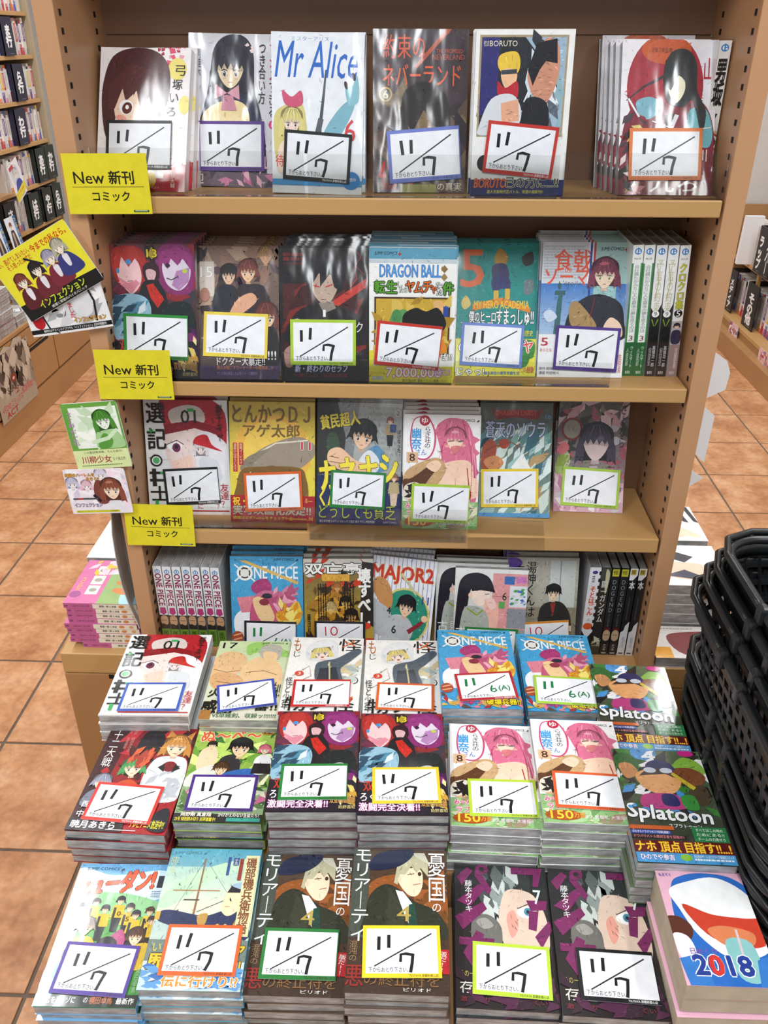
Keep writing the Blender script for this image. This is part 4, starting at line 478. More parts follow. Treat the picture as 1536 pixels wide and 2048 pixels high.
a.b([(14, 20), (30, 6), (60, 2), (92, 10), (108, 40), (110, 140), (20, 140), (8, 70)], '2f6cc0').b([(10, 26), (34, 14), (70, 8), (100, 30), (110, 70), (100, 100), (60, 110), (30, 84), (16, 50)], 'f4f5f6').b([(20, 44), (50, 56), (84, 60), (112, 62), (104, 90), (70, 96), (38, 80)], 'cc4430').b([(40, 76), (60, 70), (90, 78), (84, 94), (56, 94)], 'dd8458').b([(-4, 62), (12, 60), (24, 72), (18, 88), (0, 84)], '5c3428').b([(0, 82), (16, 84), (20, 104), (4, 112)], 'f2f2f2').b([(56, 88), (84, 90), (84, 132), (60, 130)], '8cc4c4').l([(72, 74), (70, 112)], 2.6, 'd8c4c8').p([(0, 110), (24, 104), (30, 140), (4, 140)], '3c7cc8').p([(84, 110), (110, 104), (110, 140), (78, 140)], '3c7cc8')
a.t('2018', 14, 106, 62, 22, '2c4494', o='f6f6fa', ow=.06, bo=.1).t('0', 31, 106, 14, 22, 'd83c34', bo=.1).t('日めくり', 14, 98, 28, 7, '8c5cac', bo=.02).t('もえてく', 3, 4, 14, 4, '2c4cb0', bo=.04)
ALIAS = {'a1': 'r3a', 'a4': 'a3', 'a5': 'r4a', 'a6': 'r4a', 'b3': 'r2a', 'b4': 'r2a', 'b5': 'r3d', 'b6': 'r3d', 'b7': 'a7', 'c4': 'c3', 'c6': 'c5'}
# --- spines (10 wide, 154 tall)
SP = {}
def jmark(a, y=3): a.e(5, y + 4, 3.3, 3.6, '3f86c8').e(5, y + 4, 2.1, 2.4, 'f0f2f4').r(4.4, y, 1.2, 7, '3f86c8').e(6.4, y + 5, 1.7, 1.9, '3f86c8').e(6.4, y + 5, .9, 1, 'f0f2f4')
a = SP['otoko'] = Art(10, 154, 'e8e8e6'); jmark(a); a.t('男坂', 1, 18, 8, 46, '17171a', v=1, bo=.07).t('7', 2.4, 72, 5, 12, '17171a', bo=.08).sc(0, 90, 10, 24, 16, ['5c2c2c', '2c2420', 'c8b090', 'a83c30'], 3, 6, 3).r(0, 116, 10, 38, 'b4b43c').t('車田正美', 2.5, 120, 5, 28, '6c6c20', v=1)
a = SP['green'] = Art(10, 154, 'ecefec'); jmark(a); a.t('PLUS', 2, 14, 6, 2, '30302c', bo=.03).r(0, 20, 1.6, 94, '3c8c4c').r(8.4, 20, 1.6, 94, '3c8c4c').t('会社員たかみちに人生最後の夢を見るのは', 2.6, 22, 5, 78, '8c9894', v=1).t('3', 3, 104, 4, 6, '7c3040').r(0, 112, 10, 42, '2c6438').t('ウィルサート', 5.5, 117, 3, 26, 'd8e8d8', v=1).t('人倉拓郎', 1.6, 119, 3, 22, 'b8ccb8', v=1).t('集英社', 2.4, 147, 5, 4, 'dce8dc')
a = SP['black9'] = Art(10, 154, 'eceeed'); jmark(a); a.t('予言の約束', 2, 16, 6, 60, 'c8c4a4', v=1, bo=.02).l([(2, 20), (5, 40), (3, 60)], .8, 'b0ac80').p([(0, 70), (5, 80), (10, 66), (10, 154), (0, 154)], '22241f').e(5, 78, 3.6, 3.8, 'eef0f0').t('9', 3.6, 75.4, 2.8, 5, '50504c').l([(2, 84), (5, 94), (8, 84)], 1, '8cac30').sc(1, 90, 8, 20, 10, ['3c4030', '181a18'], 3, 6, 2).r(0, 112, 10, 42, '2c2628').t('高橋功一郎', 5.4, 116, 3, 26, 'd4d0d0', v=1).t('伯田吉宝', 1.6, 118, 3, 22, 'b0acac', v=1).t('集英社', 2.4, 147, 5, 4, 'd8d4d4')
a = SP['hero5'] = Art(10, 154, 'eff0ee'); jmark(a); a.t('PLUS', 2, 14, 6, 2, '30302c').t('クロクロ集', 1.4, 20, 7, 52, 'c8c83c', v=1, o='5c5c20', ow=.03, bo=.05).e(5, 77, 4, 4.6, '17171a').t('5', 3.2, 73.6, 3.6, 7, 'f4f4f4', bo=.04).r(0, 86, 10, 28, 'b8b0b4').hd(5, 92, 2.6, '23202a', 'f0d0b8', L=.4).b([(1, 98), (9, 98), (9, 112), (1, 112)], '34304a').r(0, 114, 10, 40, '9c8484').t('古屋宏希', 5.4, 118, 3, 26, 'e4dcdc', v=1).t('集英社', 2.4, 147, 5, 4, 'e4dcdc')
a = SP['piece'] = Art(10, 154, 'eceef0'); a.e(5, 9, 3.2, 4, '5c94c8').e(5, 9, 2, 2.8, 'eceef0').r(4.4, 4, 1.2, 7, '5c94c8')
a.t('ONE PIECE', -24, 38, 58, 7, '8c2050', rot=90, bo=.09); a.p([(2, 74), (8, 74), (9, 84), (5, 88), (1, 84)], 'b83c7c').r(0, 88, 10, 26, '3c3430').b([(1, 92), (5, 89), (9, 92), (9, 104), (5, 107), (1, 104)], 'c8a07c').l([(2, 98), (8, 98)], .9, '4c2c24').sc(0, 104, 10, 10, 8, ['d8d4cc', '2c2c2c'], 3, 5, 2).r(0, 114, 10, 40, '6c9434').t('尾田栄一郎', 2, 118, 6, 34, '1c2c10', v=1, bo=.02)
a = SP['mono'] = Art(10, 154, 'e8e9ee'); a.e(5, 8, 2.4, 3, '4c3c84').ln(3, 14, 3, 12, 4, '3c3c44', 2).t('そとはごん', 2.6, 32, 5, 50, 'e05a3c', v=1, bo=.06).t('上', 3.4, 88, 3, 4, '30303a').e(5, 102, 4.4, 6, 'e0602c').p([(0, 110), (5, 124), (10, 112), (10, 154), (0, 154)], '26282a'); [a.r(8.6, 6 + i * 12, 1.4, 6, '26282a') for i in range(12)]
a = SP['gund'] = Art(10, 154, '2c2c2c'); a.r(0, 0, 10, 20, '4a4a44').b([(5, 4), (9, 10), (8, 40), (6, 40)], 'c8c49c').t('闘一ガンダム', 2, 22, 6, 72, 'd4d4d0', v=1, bo=.03).sc(0, 120, 10, 20, 10, ['98947c', 'd0ccb4', '5c5c50'], 3, 6, 3).r(0, 138, 10, 16, '3c3a34')
a = SP['dogend'] = Art(10, 154, '26262a'); a.r(1, 2, 8, 12, 'c8c43c').t('怪', 2, 4, 6, 7, '34341c', bo=.03).t('DOGEND', 2.6, 20, 5, 56, '8c9494', v=1).t('マシロキタ', 3.4, 80, 3, 22, '707474', v=1).r(2, 104, 6, 6, '6c2420').b([(1, 112), (5, 108), (9, 112), (9, 124), (5, 128), (1, 124)], 'c4a888').l([(2, 117), (8, 117)], .8, '4a3c34').t('ナツキ', 3, 134, 4, 12, 'd8d8d4', v=1).r(2, 149, 6, 2.4, 'b8b8b4')
a = SP['bw'] = Art(10, 154, '232326'); a.p([(0, 0), (10, 0), (10, 12), (5, 20), (0, 20)], 'e8e8ea').r(1, 2, 7, 9, 'b8a43c').t('怪', 2, 3, 5, 6, '3c3418', bo=.03).t('本', 1.4, 22, 7, 14, 'e8e8ea', bo=.04).ln(4, 50, 2, 40, 16, '54545c', 2).p([(0, 112), (4, 108), (5, 100), (10, 92), (10, 154), (0, 154)], 'dfe0e4').t('岩明均', 3.4, 120, 4, 20, '8c8c94', v=1).r(2, 149, 6, 2.4, '50505a')
for i_, k_ in enumerate(sorted(A)): A[k_].strokes({'r1c': 120, 'r4c': 160, 'c7': 0, 'r3b': 140, 'r2d': 200}.get(k_, 420), i_)
# ---------------------------------------------------------------- floor
floor = boxes('floor', [(-3.2, -2.2, -0.02, 3.2, 4.6, -0.003)]); fo = tag(link('floor', floor, None, M_GROUT), kind='structure')
T = 0.2937; g = 0.0035
tm = boxes('tile', [(g, g, -0.012, T - g, T - g, 0.0)], 0.0012); tm.materials.append(M_TILE)
def tiles(k0, k1, j0, j1):
    for k in range(k0, k1):
        for j in range(j0, j1):
            o = link('tile', tm, fo); o.location = (-1.50887 + k * T, -0.313 + j * T, 0)
tiles(-3, 13, -3, 14)
# ---------------------------------------------------------------- setting beyond the aisles
cl = tag(link('ceiling', boxes('ceiling', [(-3.2, -4.4, 2.7, 3.2, 4.8, 2.75)]), None, plain('white_ceiling_board', 'dfe0de', 0.8)), kind='structure')
tag(link('wall_left', boxes('wall_left', [(-2.3, -2.2, 0, -2.25, 4.6, 2.7)]), None, M_WALL), kind='structure')
tag(link('wall_right', boxes('wall_right', [(2.4, -2.2, 0, 2.45, 4.6, 2.7)]), None, M_WALL), kind='structure')
tag(link('wall_back', boxes('wall_back', [(-2.3, 4.5, 0, 2.4, 4.55, 2.7)]), None, M_WALL), kind='structure')
tag(link('pillar', boxes('pillar', [(1.52, 3.56, 0.0, 2.0, 4.0, 2.7)], 0.01), None, M_WALL), kind='structure')
# ---------------------------------------------------------------- main bookshelf
XI, XO, DP = 0.414, 0.44, 0.18
Z1, Z2, Z3, Z4 = 1.2583, 1.0030, 0.7532, 0.4955
unit = tag(empty('bookshelf', (0, 0, 0)), 'tan steel bookshelf bay with three shelves facing the camera', 'bookshelf')
for s in (-1, 1):
    x0, x1 = sorted((s * XI, s * XO))
    sp_ = link('side_panel', boxes('side_panel', [(x0, 0, Z4, x1, DP, 2.0)], 0.0015), unit, M_TAN)
    bx = []
    for y in (0.018, 0.142):
        for i in range(72):
            z = 0.52 + i * 0.0197; bx.append((s * XI - 0.0006, y - 0.0035, z - 0.0035, s * XI + 0.0006, y + 0.0035, z + 0.0035))
    tag(link('slot', boxes('slot', bx), sp_, M_DARK), kind='stuff')
link('back_panel', boxes('back_panel', [(-XI, DP - 0.004, 1.443, XI, DP, 2.0), (-XI, DP - 0.001, 1.439, XI, DP, 1.444), (-XI, DP - 0.004, Z4, XI, DP, 1.44)]), unit, M_BACK)
for z, th in ((Z1, 0.0215), (Z2, 0.0215), (Z3, 0.0255), (1.575, 0.0215)):
    link('shelf', boxes('shelf', [(-XI + 0.0025, 0, z - th, XI - 0.0035, DP - 0.006, z)], 0.0018), unit, M_SHELF)
link('base_cabinet', boxes('base_cabinet', [(-0.592, 0.0, 0.0, 0.592, 0.40, Z4 - 0.045)], 0.002), unit, M_TANC)
link('deck', boxes('deck', [(-0.592, 0.0, Z4 - 0.043, 0.592, 0.40, Z4)], 0.002), unit, M_SHELF)
link('bolt_hole', boxes('bolt_hole', [(-0.512, -0.0006, 0.441, -0.503, 0.0004, 0.45)], 0), unit, M_DARK)
# low stepped table under the flat stacks
tbl = tag(empty('display_table', (0, 0, 0)), 'low tan stepped table carrying the flat comic stacks', 'table')
RA, RB, RC = 0.545, 0.512, 0.462
link('step', boxes('step', [(-0.40, -0.258, 0.0, 0.38, -0.03, RA)], 0.003), tbl, M_TANC)
link('step', boxes('step', [(-0.375, -0.435, 0.0, 0.375, -0.262, RB)], 0.003), tbl, M_TANC)
me = bpy.data.meshes.new('step'); t4 = math.tan(radians(4)); y0, y1 = -0.612, -0.455; zf = RC; zb = RC + (y1 - y0) * t4
P = [(-0.36, y0, 0), (0.45, y0, 0), (0.45, y1, 0), (-0.36, y1, 0), (-0.36, y0, zf), (0.45, y0, zf), (0.45, y1, zb), (-0.36, y1, zb)]
me.from_pydata(P, [], [(0, 3, 2, 1), (4, 5, 6, 7), (0, 1, 5, 4), (1, 2, 6, 5), (2, 3, 7, 6), (3, 0, 4, 7)]); link('step', me, tbl, M_TANC)
# ---------------------------------------------------------------- books
POSE = {'r1a': [-0.359, 0.0428, 1.259, -0.1043, 1.1515, 0.0157, 0.1254, 0.1837, 91.6, -50.0, -89.3, -1.2],
 'r1b': [-0.2296, 0.0801, 1.2588, -0.0626, 1.2926, 0.024, 0.1341, 0.1918, 93.2, -54.6, -82.6, -1.5],
 'r1c': [-0.1118, 0.0276, 1.2589, -0.0236, 1.3924, 0.0205, 0.1181, 0.1889, 87.9, -42.0, -77.0, 2.8],
 'r1d': [0.0229, 0.0413, 1.2592, 0.038, 1.3428, 0.0043, 0.1216, 0.1945, 94.5, -43.6, -74.7, -4.5],
 'r1e': [0.1499, 0.0208, 1.259, 0.0135, 1.4731, -0.0017, 0.1204, 0.1903, 90.1, -40.5, -89.9, 5.4],
 'r1f': [0.3437, 0.0328, 1.2592, 0.0523, 1.1922, 0.0077, 0.1235, 0.1915, 95.0, -49.1, -82.6, -0.4],
 'r2a': [-0.3565, 0.0118, 1.0033, 0.0099, 1.2898, -0.0007, 0.1215, 0.1888, 93.3, -45.0, -93.3, 1.9],
 'r2b': [-0.2334, 0.0139, 1.0032, 0.0183, 1.1572, -0.0045, 0.1168, 0.1905, 93.6, -50.1, -97.4, 2.5],
 'r2c': [-0.108, 0.0102, 1.0033, 0.0309, 1.2901, -0.002, 0.1258, 0.1855, 94.0, -48.3, -88.2, 0.6],
 'r2d': [0.0166, 0.0116, 1.0032, -0.0068, 1.4459, 0.0004, 0.1207, 0.1866, 92.4, -48.2, -89.0, 4.8],
 'r2e': [0.1404, 0.0413, 1.0032, -0.004, 1.169, -0.0082, 0.1174, 0.1911, 91.2, -49.8, -78.5, 2.9],
 'r2f': [0.2637, 0.0423, 1.0033, -0.0017, 1.305, -0.0033, 0.124, 0.1899, 93.1, -37.3, -74.9, 2.3],
 'r3a': [-0.3423, 0.0499, 0.7533, 0.0249, 1.3175, 0.004, 0.1343, 0.1887, 89.4, -41.5, -76.5, -3.2],
 'r3b': [-0.2031, 0.0299, 0.7534, 0.0008, 1.2402, 0.001, 0.137, 0.1939, 92.9, -46.6, -79.8, -3.1],
 'r3c': [-0.0648, 0.0266, 0.7534, 0.0094, 1.211, 0.0108, 0.1346, 0.1955, 88.1, -44.0, -88.4, 1.9],
 'r3d': [0.0662, 0.0193, 0.7533, 0.0158, 1.3091, 0.0072, 0.1192, 0.1835, 91.7, -45.5, -74.5, 1.3],
 'r3e': [0.1885, 0.0614, 0.7533, -0.0534, 1.238, -0.0301, 0.1158, 0.1863, 92.4, -54.7, -79.4, -1.1],
 'r3f': [0.3128, 0.0835, 0.7533, -0.0325, 1.055, -0.0001, 0.1136, 0.1827, 94.3, -43.0, -74.8, 2.4],
 'r4a': [-0.2214, -0.0069, 0.4962, 0.0307, 1.2908, 0.0056, 0.1229, 0.1888, 89.4, -39.9, -75.1, 1.1],
 'r4b': [-0.0978, -0.0069, 0.4961, 0.0221, 1.2885, -0.0083, 0.1175, 0.1873, 86.9, -42.0, -77.6, 0.9],
 'r4c': [-0.0006, -0.0033, 0.4962, -0.0849, 1.2789, 0.0469, 0.1082, 0.1886],
 'r4d': [0.1547, -0.0149, 0.4958, -0.0245, 1.3031, 0.0054, 0.1206, 0.1806, 89.1, -40.3, -78.2, 0.8],
 'r4e': [0.2534, 0.0009, 0.4963, 0.0343, 1.2705, 0.0133, 0.1008, 0.1913, 75.3, -36.5, -76.7, -4.4],
 'a1': [-0.3509, -0.2659, 0.6048, 0.0306, 0.0175, 0.0, 0.128, 0.182, 87.2, -40.5, -66.6, -0.5],
 'a2': [-0.2178, -0.2631, 0.6, 0.0224, 0.0175, -0.0, 0.113, 0.174, 81.7, -42.2, -67.6, -11.7],
 'a3': [-0.1053, -0.2589, 0.6069, 0.0066, 0.0175, -0.0, 0.113, 0.174, 79.8, -42.0, -72.4, -1.8],
 'a4': [0.0135, -0.2522, 0.6002, 0.0219, 0.0175, -0.0, 0.113, 0.174, 83.9, -36.2, -72.9, 2.2],
 'a5': [0.1257, -0.2529, 0.624, 0.0234, 0.0175, 0.0, 0.113, 0.174, 83.6, -36.1, -68.5, -5.4],
 'a6': [0.2489, -0.232, 0.6032, 0.0048, 0.0175, 0.0, 0.113, 0.174, 87.9, -40.6, -73.7, 2.8],
 'a7': [0.3443, -0.3095, 0.6078, -0.0384, 0.0174, 0.0, 0.113, 0.174],
 'b1': [-0.3419, -0.4394, 0.5731, -0.0255, 0.0174, 0.0, 0.128, 0.182, 89.8, -46.7, -77.0, 2.1],
 'b2': [-0.2173, -0.4212, 0.5745, 0.0097, 0.0175, 0.0, 0.113, 0.174, 87.9, -45.9, -76.2, -0.7],
 'b3': [-0.0953, -0.4306, 0.6114, 0.0379, 0.0175, 0.0, 0.113, 0.174, 86.1, -42.9, -74.8, -0.6],
 'b4': [0.0184, -0.4347, 0.615, 0.0309, 0.0175, 0.0, 0.113, 0.174, 85.4, -39.0, -73.6, -1.0],
 'b5': [0.1337, -0.4329, 0.5968, -0.0164, 0.0175, -0.0, 0.113, 0.174, 87.5, -34.3, -73.3, -1.1],
 'b6': [0.2449, -0.4394, 0.6156, -0.0093, 0.0175, 0.0, 0.113, 0.174, 86.0, -38.1, -80.1, 1.9],
 'b7': [0.3442, -0.4943, 0.6183, -0.0152, 0.0174, 0.0, 0.113, 0.174],
 'c1': [-0.3247, -0.6258, 0.5196, 0.0212, 0.0698, 0.0, 0.113, 0.174, 85.7, -40.0, -72.4, 3.0],
 'c2': [-0.2103, -0.6151, 0.5398, 0.02, 0.0698, 0.0, 0.113, 0.174, 85.8, -37.0, -73.6, 0.1],
 'c3': [-0.0965, -0.6099, 0.5285, 0.0083, 0.0698, -0.0, 0.113, 0.174, 86.4, -42.1, -75.7, 0.0],
 'c4': [0.016, -0.6185, 0.5542, 0.0018, 0.0698, -0.0, 0.113, 0.174, 86.5, -40.1, -73.6, -1.8],
 'c5': [0.1365, -0.6137, 0.5244, -0.0187, 0.0698, 0.0, 0.113, 0.174, 87.2, -36.5, -73.8, 1.8],
 'c6': [0.2503, -0.6216, 0.5308, -0.0243, 0.0698, -0.0, 0.113, 0.174, 85.4, -35.2, -74.1, 0.6],
 'c7': [0.348, -0.6281, 0.605, 0.0032, 0.0, -0.0, 0.0955, 0.1349]}
B6 = {'r1b', 'r3a', 'r3b', 'r3c', 'a1', 'b1'}
SZ = {'S': (0.113, 0.174, 0.0155), 'B': (0.128, 0.182, 0.0165), 'C': (0.1, 0.141, 0.024)}
_bm = {}
def block_mesh(k):
    if ('p', k) not in _bm:
        w, h, t = SZ[k]; _bm['p', k] = boxes('page_block', [(-w / 2 + .0006, 0.0006, -t + .0004, w / 2 - .0009, h - .0006, -.0004)], 0.0006); _bm['p', k].materials.append(M_PAPER if k == 'C' else M_PAGE)
    return _bm['p', k]
def cover_mesh(k, c, hi):
    q = ('c', k, c, hi)
    if q not in _bm:
        w, h, t = SZ[k]
        _bm[q] = boxes('cover', [(-w / 2, 0, -.0004, w / 2, h, 0.0002), (-w / 2, 0, -t - .0002, w / 2, h, -t + .0004), (w / 2 - .0009, 0, -t, w / 2 - .0001, h, 0)] if k != 'C' else [(-w / 2, 0, -.0004, w / 2, h, 0.0002)]); _bm[q].materials.append(cover_mat(c, hi))
    return _bm[q]
_pm = {}
def print_mesh(key, hi):
    key = ALIAS.get(key, key); q = (key, hi)
    if q not in _pm:
        k = 'B' if key in B6 else ('C' if key == 'c7' else 'S'); w, h, t = SZ[k]
        me = A[key].mesh('cover_print', w, h, 0.0004, 0.0016); me.materials.append(M_PRINT_HI if hi else (M_FLAT if key == 'c7' else M_PRINT)); _pm[q] = me
    return _pm[q]
def book(key, mat, size, hi, label, group=None, art=True, nm='comic_book'):
    k = 'B' if (key in B6) else ('C' if key == 'c7' else 'S'); w, h, t = SZ[k]
    o = link(nm, block_mesh(k)); o.matrix_world = mat @ Matrix.Diagonal((size[0] / w, size[1] / h, 1, 1))
    tag(o, label, 'book', group or GRP)
    ck = ALIAS.get(key, key); bg = A[ck].bg; c = link('cover', cover_mesh(k, bg, hi), o)
    if art: link('cover_print', print_mesh(key, hi), c)
    return o
DESC = {'r1a': 'white comic with a startled brown-haired girl', 'r1b': 'grey comic with a long-haired girl and pink bow', 'r1c': 'pale comic with blue script title', 'r1d': 'dark comic with orange title and black hair',
 'r1e': 'white-framed comic with a yellow-haired fighter', 'r1f': 'comic with dark red disc and long black hair', 'r2a': 'comic with red and purple faces numbered 13', 'r2b': 'brownish comic numbered 15', 'r2c': 'black comic with red slash',
 'r2d': 'white comic with blue banner and brown-framed picture', 'r2e': 'teal comic with orange 5', 'r2f': 'comic with red-haired cook over blue sky', 'r3a': 'red-cap girl comic', 'r3b': 'yellow comic with grey cap',
 'r3c': 'grey and navy comic with yellow lettering', 'r3d': 'white comic with a pink-haired woman', 'r3e': 'teal comic with dragon-red title banner', 'r3f': 'glaring flower-pattern comic', 'r4a': 'blue comic with pink-dressed giant',
 'r4b': 'golden brown comic with white lettering', 'r4c': 'pinstriped baseball comic', 'r4d': 'comic with black ponytail profile', 'r4e': 'beige classroom comic', 'a2': 'comic of wrestlers numbered 17', 'a3': 'white-hooded figure comic',
 'a7': 'crowded green cartoon comic numbered 4', 'b1': 'dark red comic with white-bloused woman', 'b2': 'green comic numbered 12', 'c1': 'green football-team comic', 'c2': 'pale comic with navy-uniformed officer', 'c3': 'brown comic with suited blond man',
 'c5': 'black comic with magenta brush strokes', 'c7': 'thick pink 2018 calendar block'}
ROWN = {'r1': 'top shelf', 'r2': 'second shelf', 'r3': 'third shelf', 'r4': 'bottom deck', 'a': 'in the flat row nearest the shelves', 'b': 'in the middle flat row', 'c': 'in the flat row nearest the camera'}
SIDE = {'a3': 'left', 'a4': 'right', 'a5': 'left', 'a6': 'right', 'b3': 'left', 'b4': 'right', 'b5': 'left', 'b6': 'right', 'c3': 'left', 'c4': 'right', 'c5': 'left', 'c6': 'right', 'a7': 'rear', 'b7': 'front'}
ORD = ['', 'second', 'third', 'fourth', 'fifth', 'sixth', 'seventh', 'eighth', 'ninth', 'tenth']
BEHIND = {'r1a': 3, 'r1b': 2, 'r1c': 2, 'r1d': 3, 'r1e': 3, 'r1f': 5, 'r2a': 6, 'r2b': 5, 'r2c': 7, 'r2d': 8, 'r2e': 3, 'r2f': 6, 'r3a': 2, 'r3b': 2, 'r3c': 3, 'r3d': 5, 'r3e': 3, 'r3f': 2, 'r4a': 6, 'r4b': 6, 'r4c': 5, 'r4d': 3, 'r4e': 4}
TWEAK = {'c7': (0.009, 0), 'r1a': (0.006, 0), 'r2a': (0.0035, 0), 'r4e': (-0.009, 0)}
R = random.Random(11); GRP = None
HI = {'r1c', 'r1d', 'r1e', 'r1f', 'r2a', 'r2b', 'r3e', 'r3f', 'r2f', 'r1b', 'r2c'}
CARDS = []
for key, q in POSE.items():
    x, y, z, yaw, tilt, roll, w, h = q[:8]; dx = TWEAK.get(key, (0, 0))[0]; x += dx
    if key == 'r4e': w = 0.119
    row = key[:2] if key[0] == 'r' else key[0]; art = ALIAS.get(key, key); d = DESC[art]; hi = key in HI
    mat = frame(x, y, z, yaw, tilt, roll)
    k = 'B' if key in B6 else ('C' if key == 'c7' else 'S'); t = SZ[k][2]
    sd = SIDE.get(key); GRP = ('shelf pile of ' if key[0] == 'r' else 'flat stack of ') + d + (' ' + sd if sd else '')
    if key[0] == 'r':
        book(key, mat, (w, h), hi, '%s, front of its pile, %s' % (d, ROWN[row]))
        n = BEHIND[key]
        for i in range(1, n):
            dd = i * 0.0158; sl = (h * cos(tilt)) * 0.0
            top = y + dd + (h * cos(tilt))
            tl = tilt
            if top + 0.016 > DP - 0.006: tl = min(radians(88), math.acos(max(0.02, min(0.99, (DP - 0.026 - y - dd) / h)))); tl = max(tl, tilt)
            if y + dd + 0.02 > DP - 0.006 or tl > radians(87): break
            m2 = frame(x + R.uniform(-.0025, .0025), y + dd / max(0.3, sin(tl)) * 0.99, z, yaw + R.uniform(-.01, .01), tl, roll * .5)
            if key == 'r1f': m2 = frame(x - i * 0.004, y + dd, z, yaw, tl, 0)
            if key == 'r1a': m2 = frame(x + i * 0.003 + .004, y + dd, z, yaw, tl, 0)
            if key == 'r4d' : m2 = frame(x - 0.030, y + dd, z, yaw, tl, 0)
            if key in ('r1c',): m2 = frame(x + 0.004 * i, y + dd, z, yaw, tl, 0)
            book(key, m2, (w, h), hi, '%s copy behind the %s, %s' % (ORD[i], d, ROWN[row]))
    else:
        lab = '%s, top of its stack %s' % (d, ROWN[row])
        if key == 'a1': lab = 'red-cap girl comic lying flat, top of the leftmost rear stack'
        elif key == 'a5': lab = 'blue comic with pink-dressed giant, red-bordered card on it'
        elif key == 'a6': lab = 'blue comic with pink-dressed giant, lime-bordered card on it'
        elif key == 'b3': lab = 'flat comic with faces numbered 13 under the green-bordered card'
        elif key == 'b4': lab = 'flat comic with faces numbered 13 under the yellow-bordered card'
        elif key == 'b5': lab = 'flat pink-haired woman comic under the lime-bordered card'
        elif key == 'b6': lab = 'flat pink-haired woman comic under the orange-bordered card'
        elif key == 'a3': lab = 'white-hooded figure comic under the red-bordered card'
        elif key == 'a4': lab = 'white-hooded figure comic under the orange-bordered card'
        elif key == 'c3': lab = 'brown comic with suited blond man under the green-bordered card'
        elif key == 'c4': lab = 'brown comic with suited blond man under the yellow-bordered card'
        elif key == 'c5': lab = 'black comic with magenta strokes under the lime-bordered card'
        elif key == 'c6': lab = 'black comic with magenta strokes under the black-bordered card'
        elif key == 'a7': lab = 'crowded green cartoon comic numbered 4, on the rear of two stacks'
        elif key == 'b7': lab = 'crowded green cartoon comic numbered 4, beside the baskets in front'
        book(key, mat, (w, h), hi, lab, nm='calendar_block' if key == 'c7' else 'comic_book')
        base = {'a': RA, 'b': RB, 'c': RC}[key[0]]
        if key == 'c7': base, t = 0.4715, 0.0245
        c0 = z if key[0] != 'c' or key == 'c7' else z - (y + 0.612) * t4
        n = max(3, int(round((c0 - base) / t))); ts = (c0 - base) / n; V = mat.to_3x3()
        if key == 'a7': V = mat.to_3x3()
        short = {'c7': 'calendar block', }.get(key, d)
        for i in range(1, n):
            off = mat @ Vector((R.uniform(-.003, .003), R.uniform(-.002, .003), -i * max(ts, 0.0142 if key != 'c7' else .02))); m2 = frame(off.x, off.y, off.z, yaw + R.uniform(-.015, .015), tilt, roll)
            ad = {'left': 'left-hand ', 'right': 'right-hand ', 'rear': 'rear ', 'front': 'front '}.get(sd, '')
            book(key, m2, (w, h), False, '%s down in the %sflat stack of %s' % (ORD[i] if i < 10 else 'lower', ad, 'red-cap girl comics' if key == 'a1' else DESC[art]), art=(i == 1 or key in ('c2', 'a6', 'b5', 'b6', 'b1', 'b2')), nm='calendar_block' if key == 'c7' else 'comic_book')
    if len(q) > 8: CARDS.append((key, mat, q[8:]))
# ---------------------------------------------------------------- handwritten date cards
BOR = {'r1a': '2a2b2e', 'r1b': '5a3a8c', 'r1c': '26272a', 'r1d': '6a7ac8', 'r1e': 'c43a32', 'r1f': 'd9742f', 'r2a': '2f8a3c', 'r2b': 'e8cf4a', 'r2c': 'a8cc3c', 'r2d': 'c23a32', 'r2e': '6a86cc', 'r2f': '533a88',
 'r3a': '26272a', 'r3b': 'd9642f', 'r3c': '2c7c3a', 'r3d': 'a5ca45', 'r3e': 'e8cc3c', 'r3f': 'a5ca45', 'r4a': '26272a', 'r4b': '26272a', 'r4d': '2c7c3a', 'r4e': 'd98c2f',
 'a1': '3f5fb8', 'a2': '3f4fae', 'a3': 'c03030', 'a4': 'd8642c', 'a5': 'b02c34', 'a6': 'a5ca45', 'b1': 'd03a30', 'b2': '4a2c80', 'b3': '2a7a36', 'b4': 'ecc632', 'b5': 'b2cf3c', 'b6': 'd95c2c', 'c1': '4f3590', 'c2': 'd9602c', 'c3': '2a7436', 'c4': 'ecc82e', 'c5': 'b4d13c', 'c6': '1c1d20'}
CN = {'2a2b2e': 'black', '26272a': 'black', '1c1d20': 'black', '5a3a8c': 'purple', '533a88': 'purple', '4a2c80': 'purple', '4f3590': 'purple', '6a7ac8': 'blue', '6a86cc': 'blue', '3f5fb8': 'blue', '3f4fae': 'blue', 'c43a32': 'red', 'c23a32': 'red', 'c03030': 'red', 'b02c34': 'red', 'd03a30': 'red',
 'd9742f': 'orange', 'd9642f': 'orange', 'd98c2f': 'orange', 'd8642c': 'orange', 'd95c2c': 'orange', 'd9602c': 'orange', '2f8a3c': 'green', '2c7c3a': 'green', '2a7a36': 'green', '2a7436': 'green', 'e8cf4a': 'yellow', 'e8cc3c': 'yellow', 'ecc632': 'yellow', 'ecc82e': 'yellow', 'a8cc3c': 'lime', 'a5ca45': 'lime', 'b2cf3c': 'lime', 'b4d13c': 'lime'}
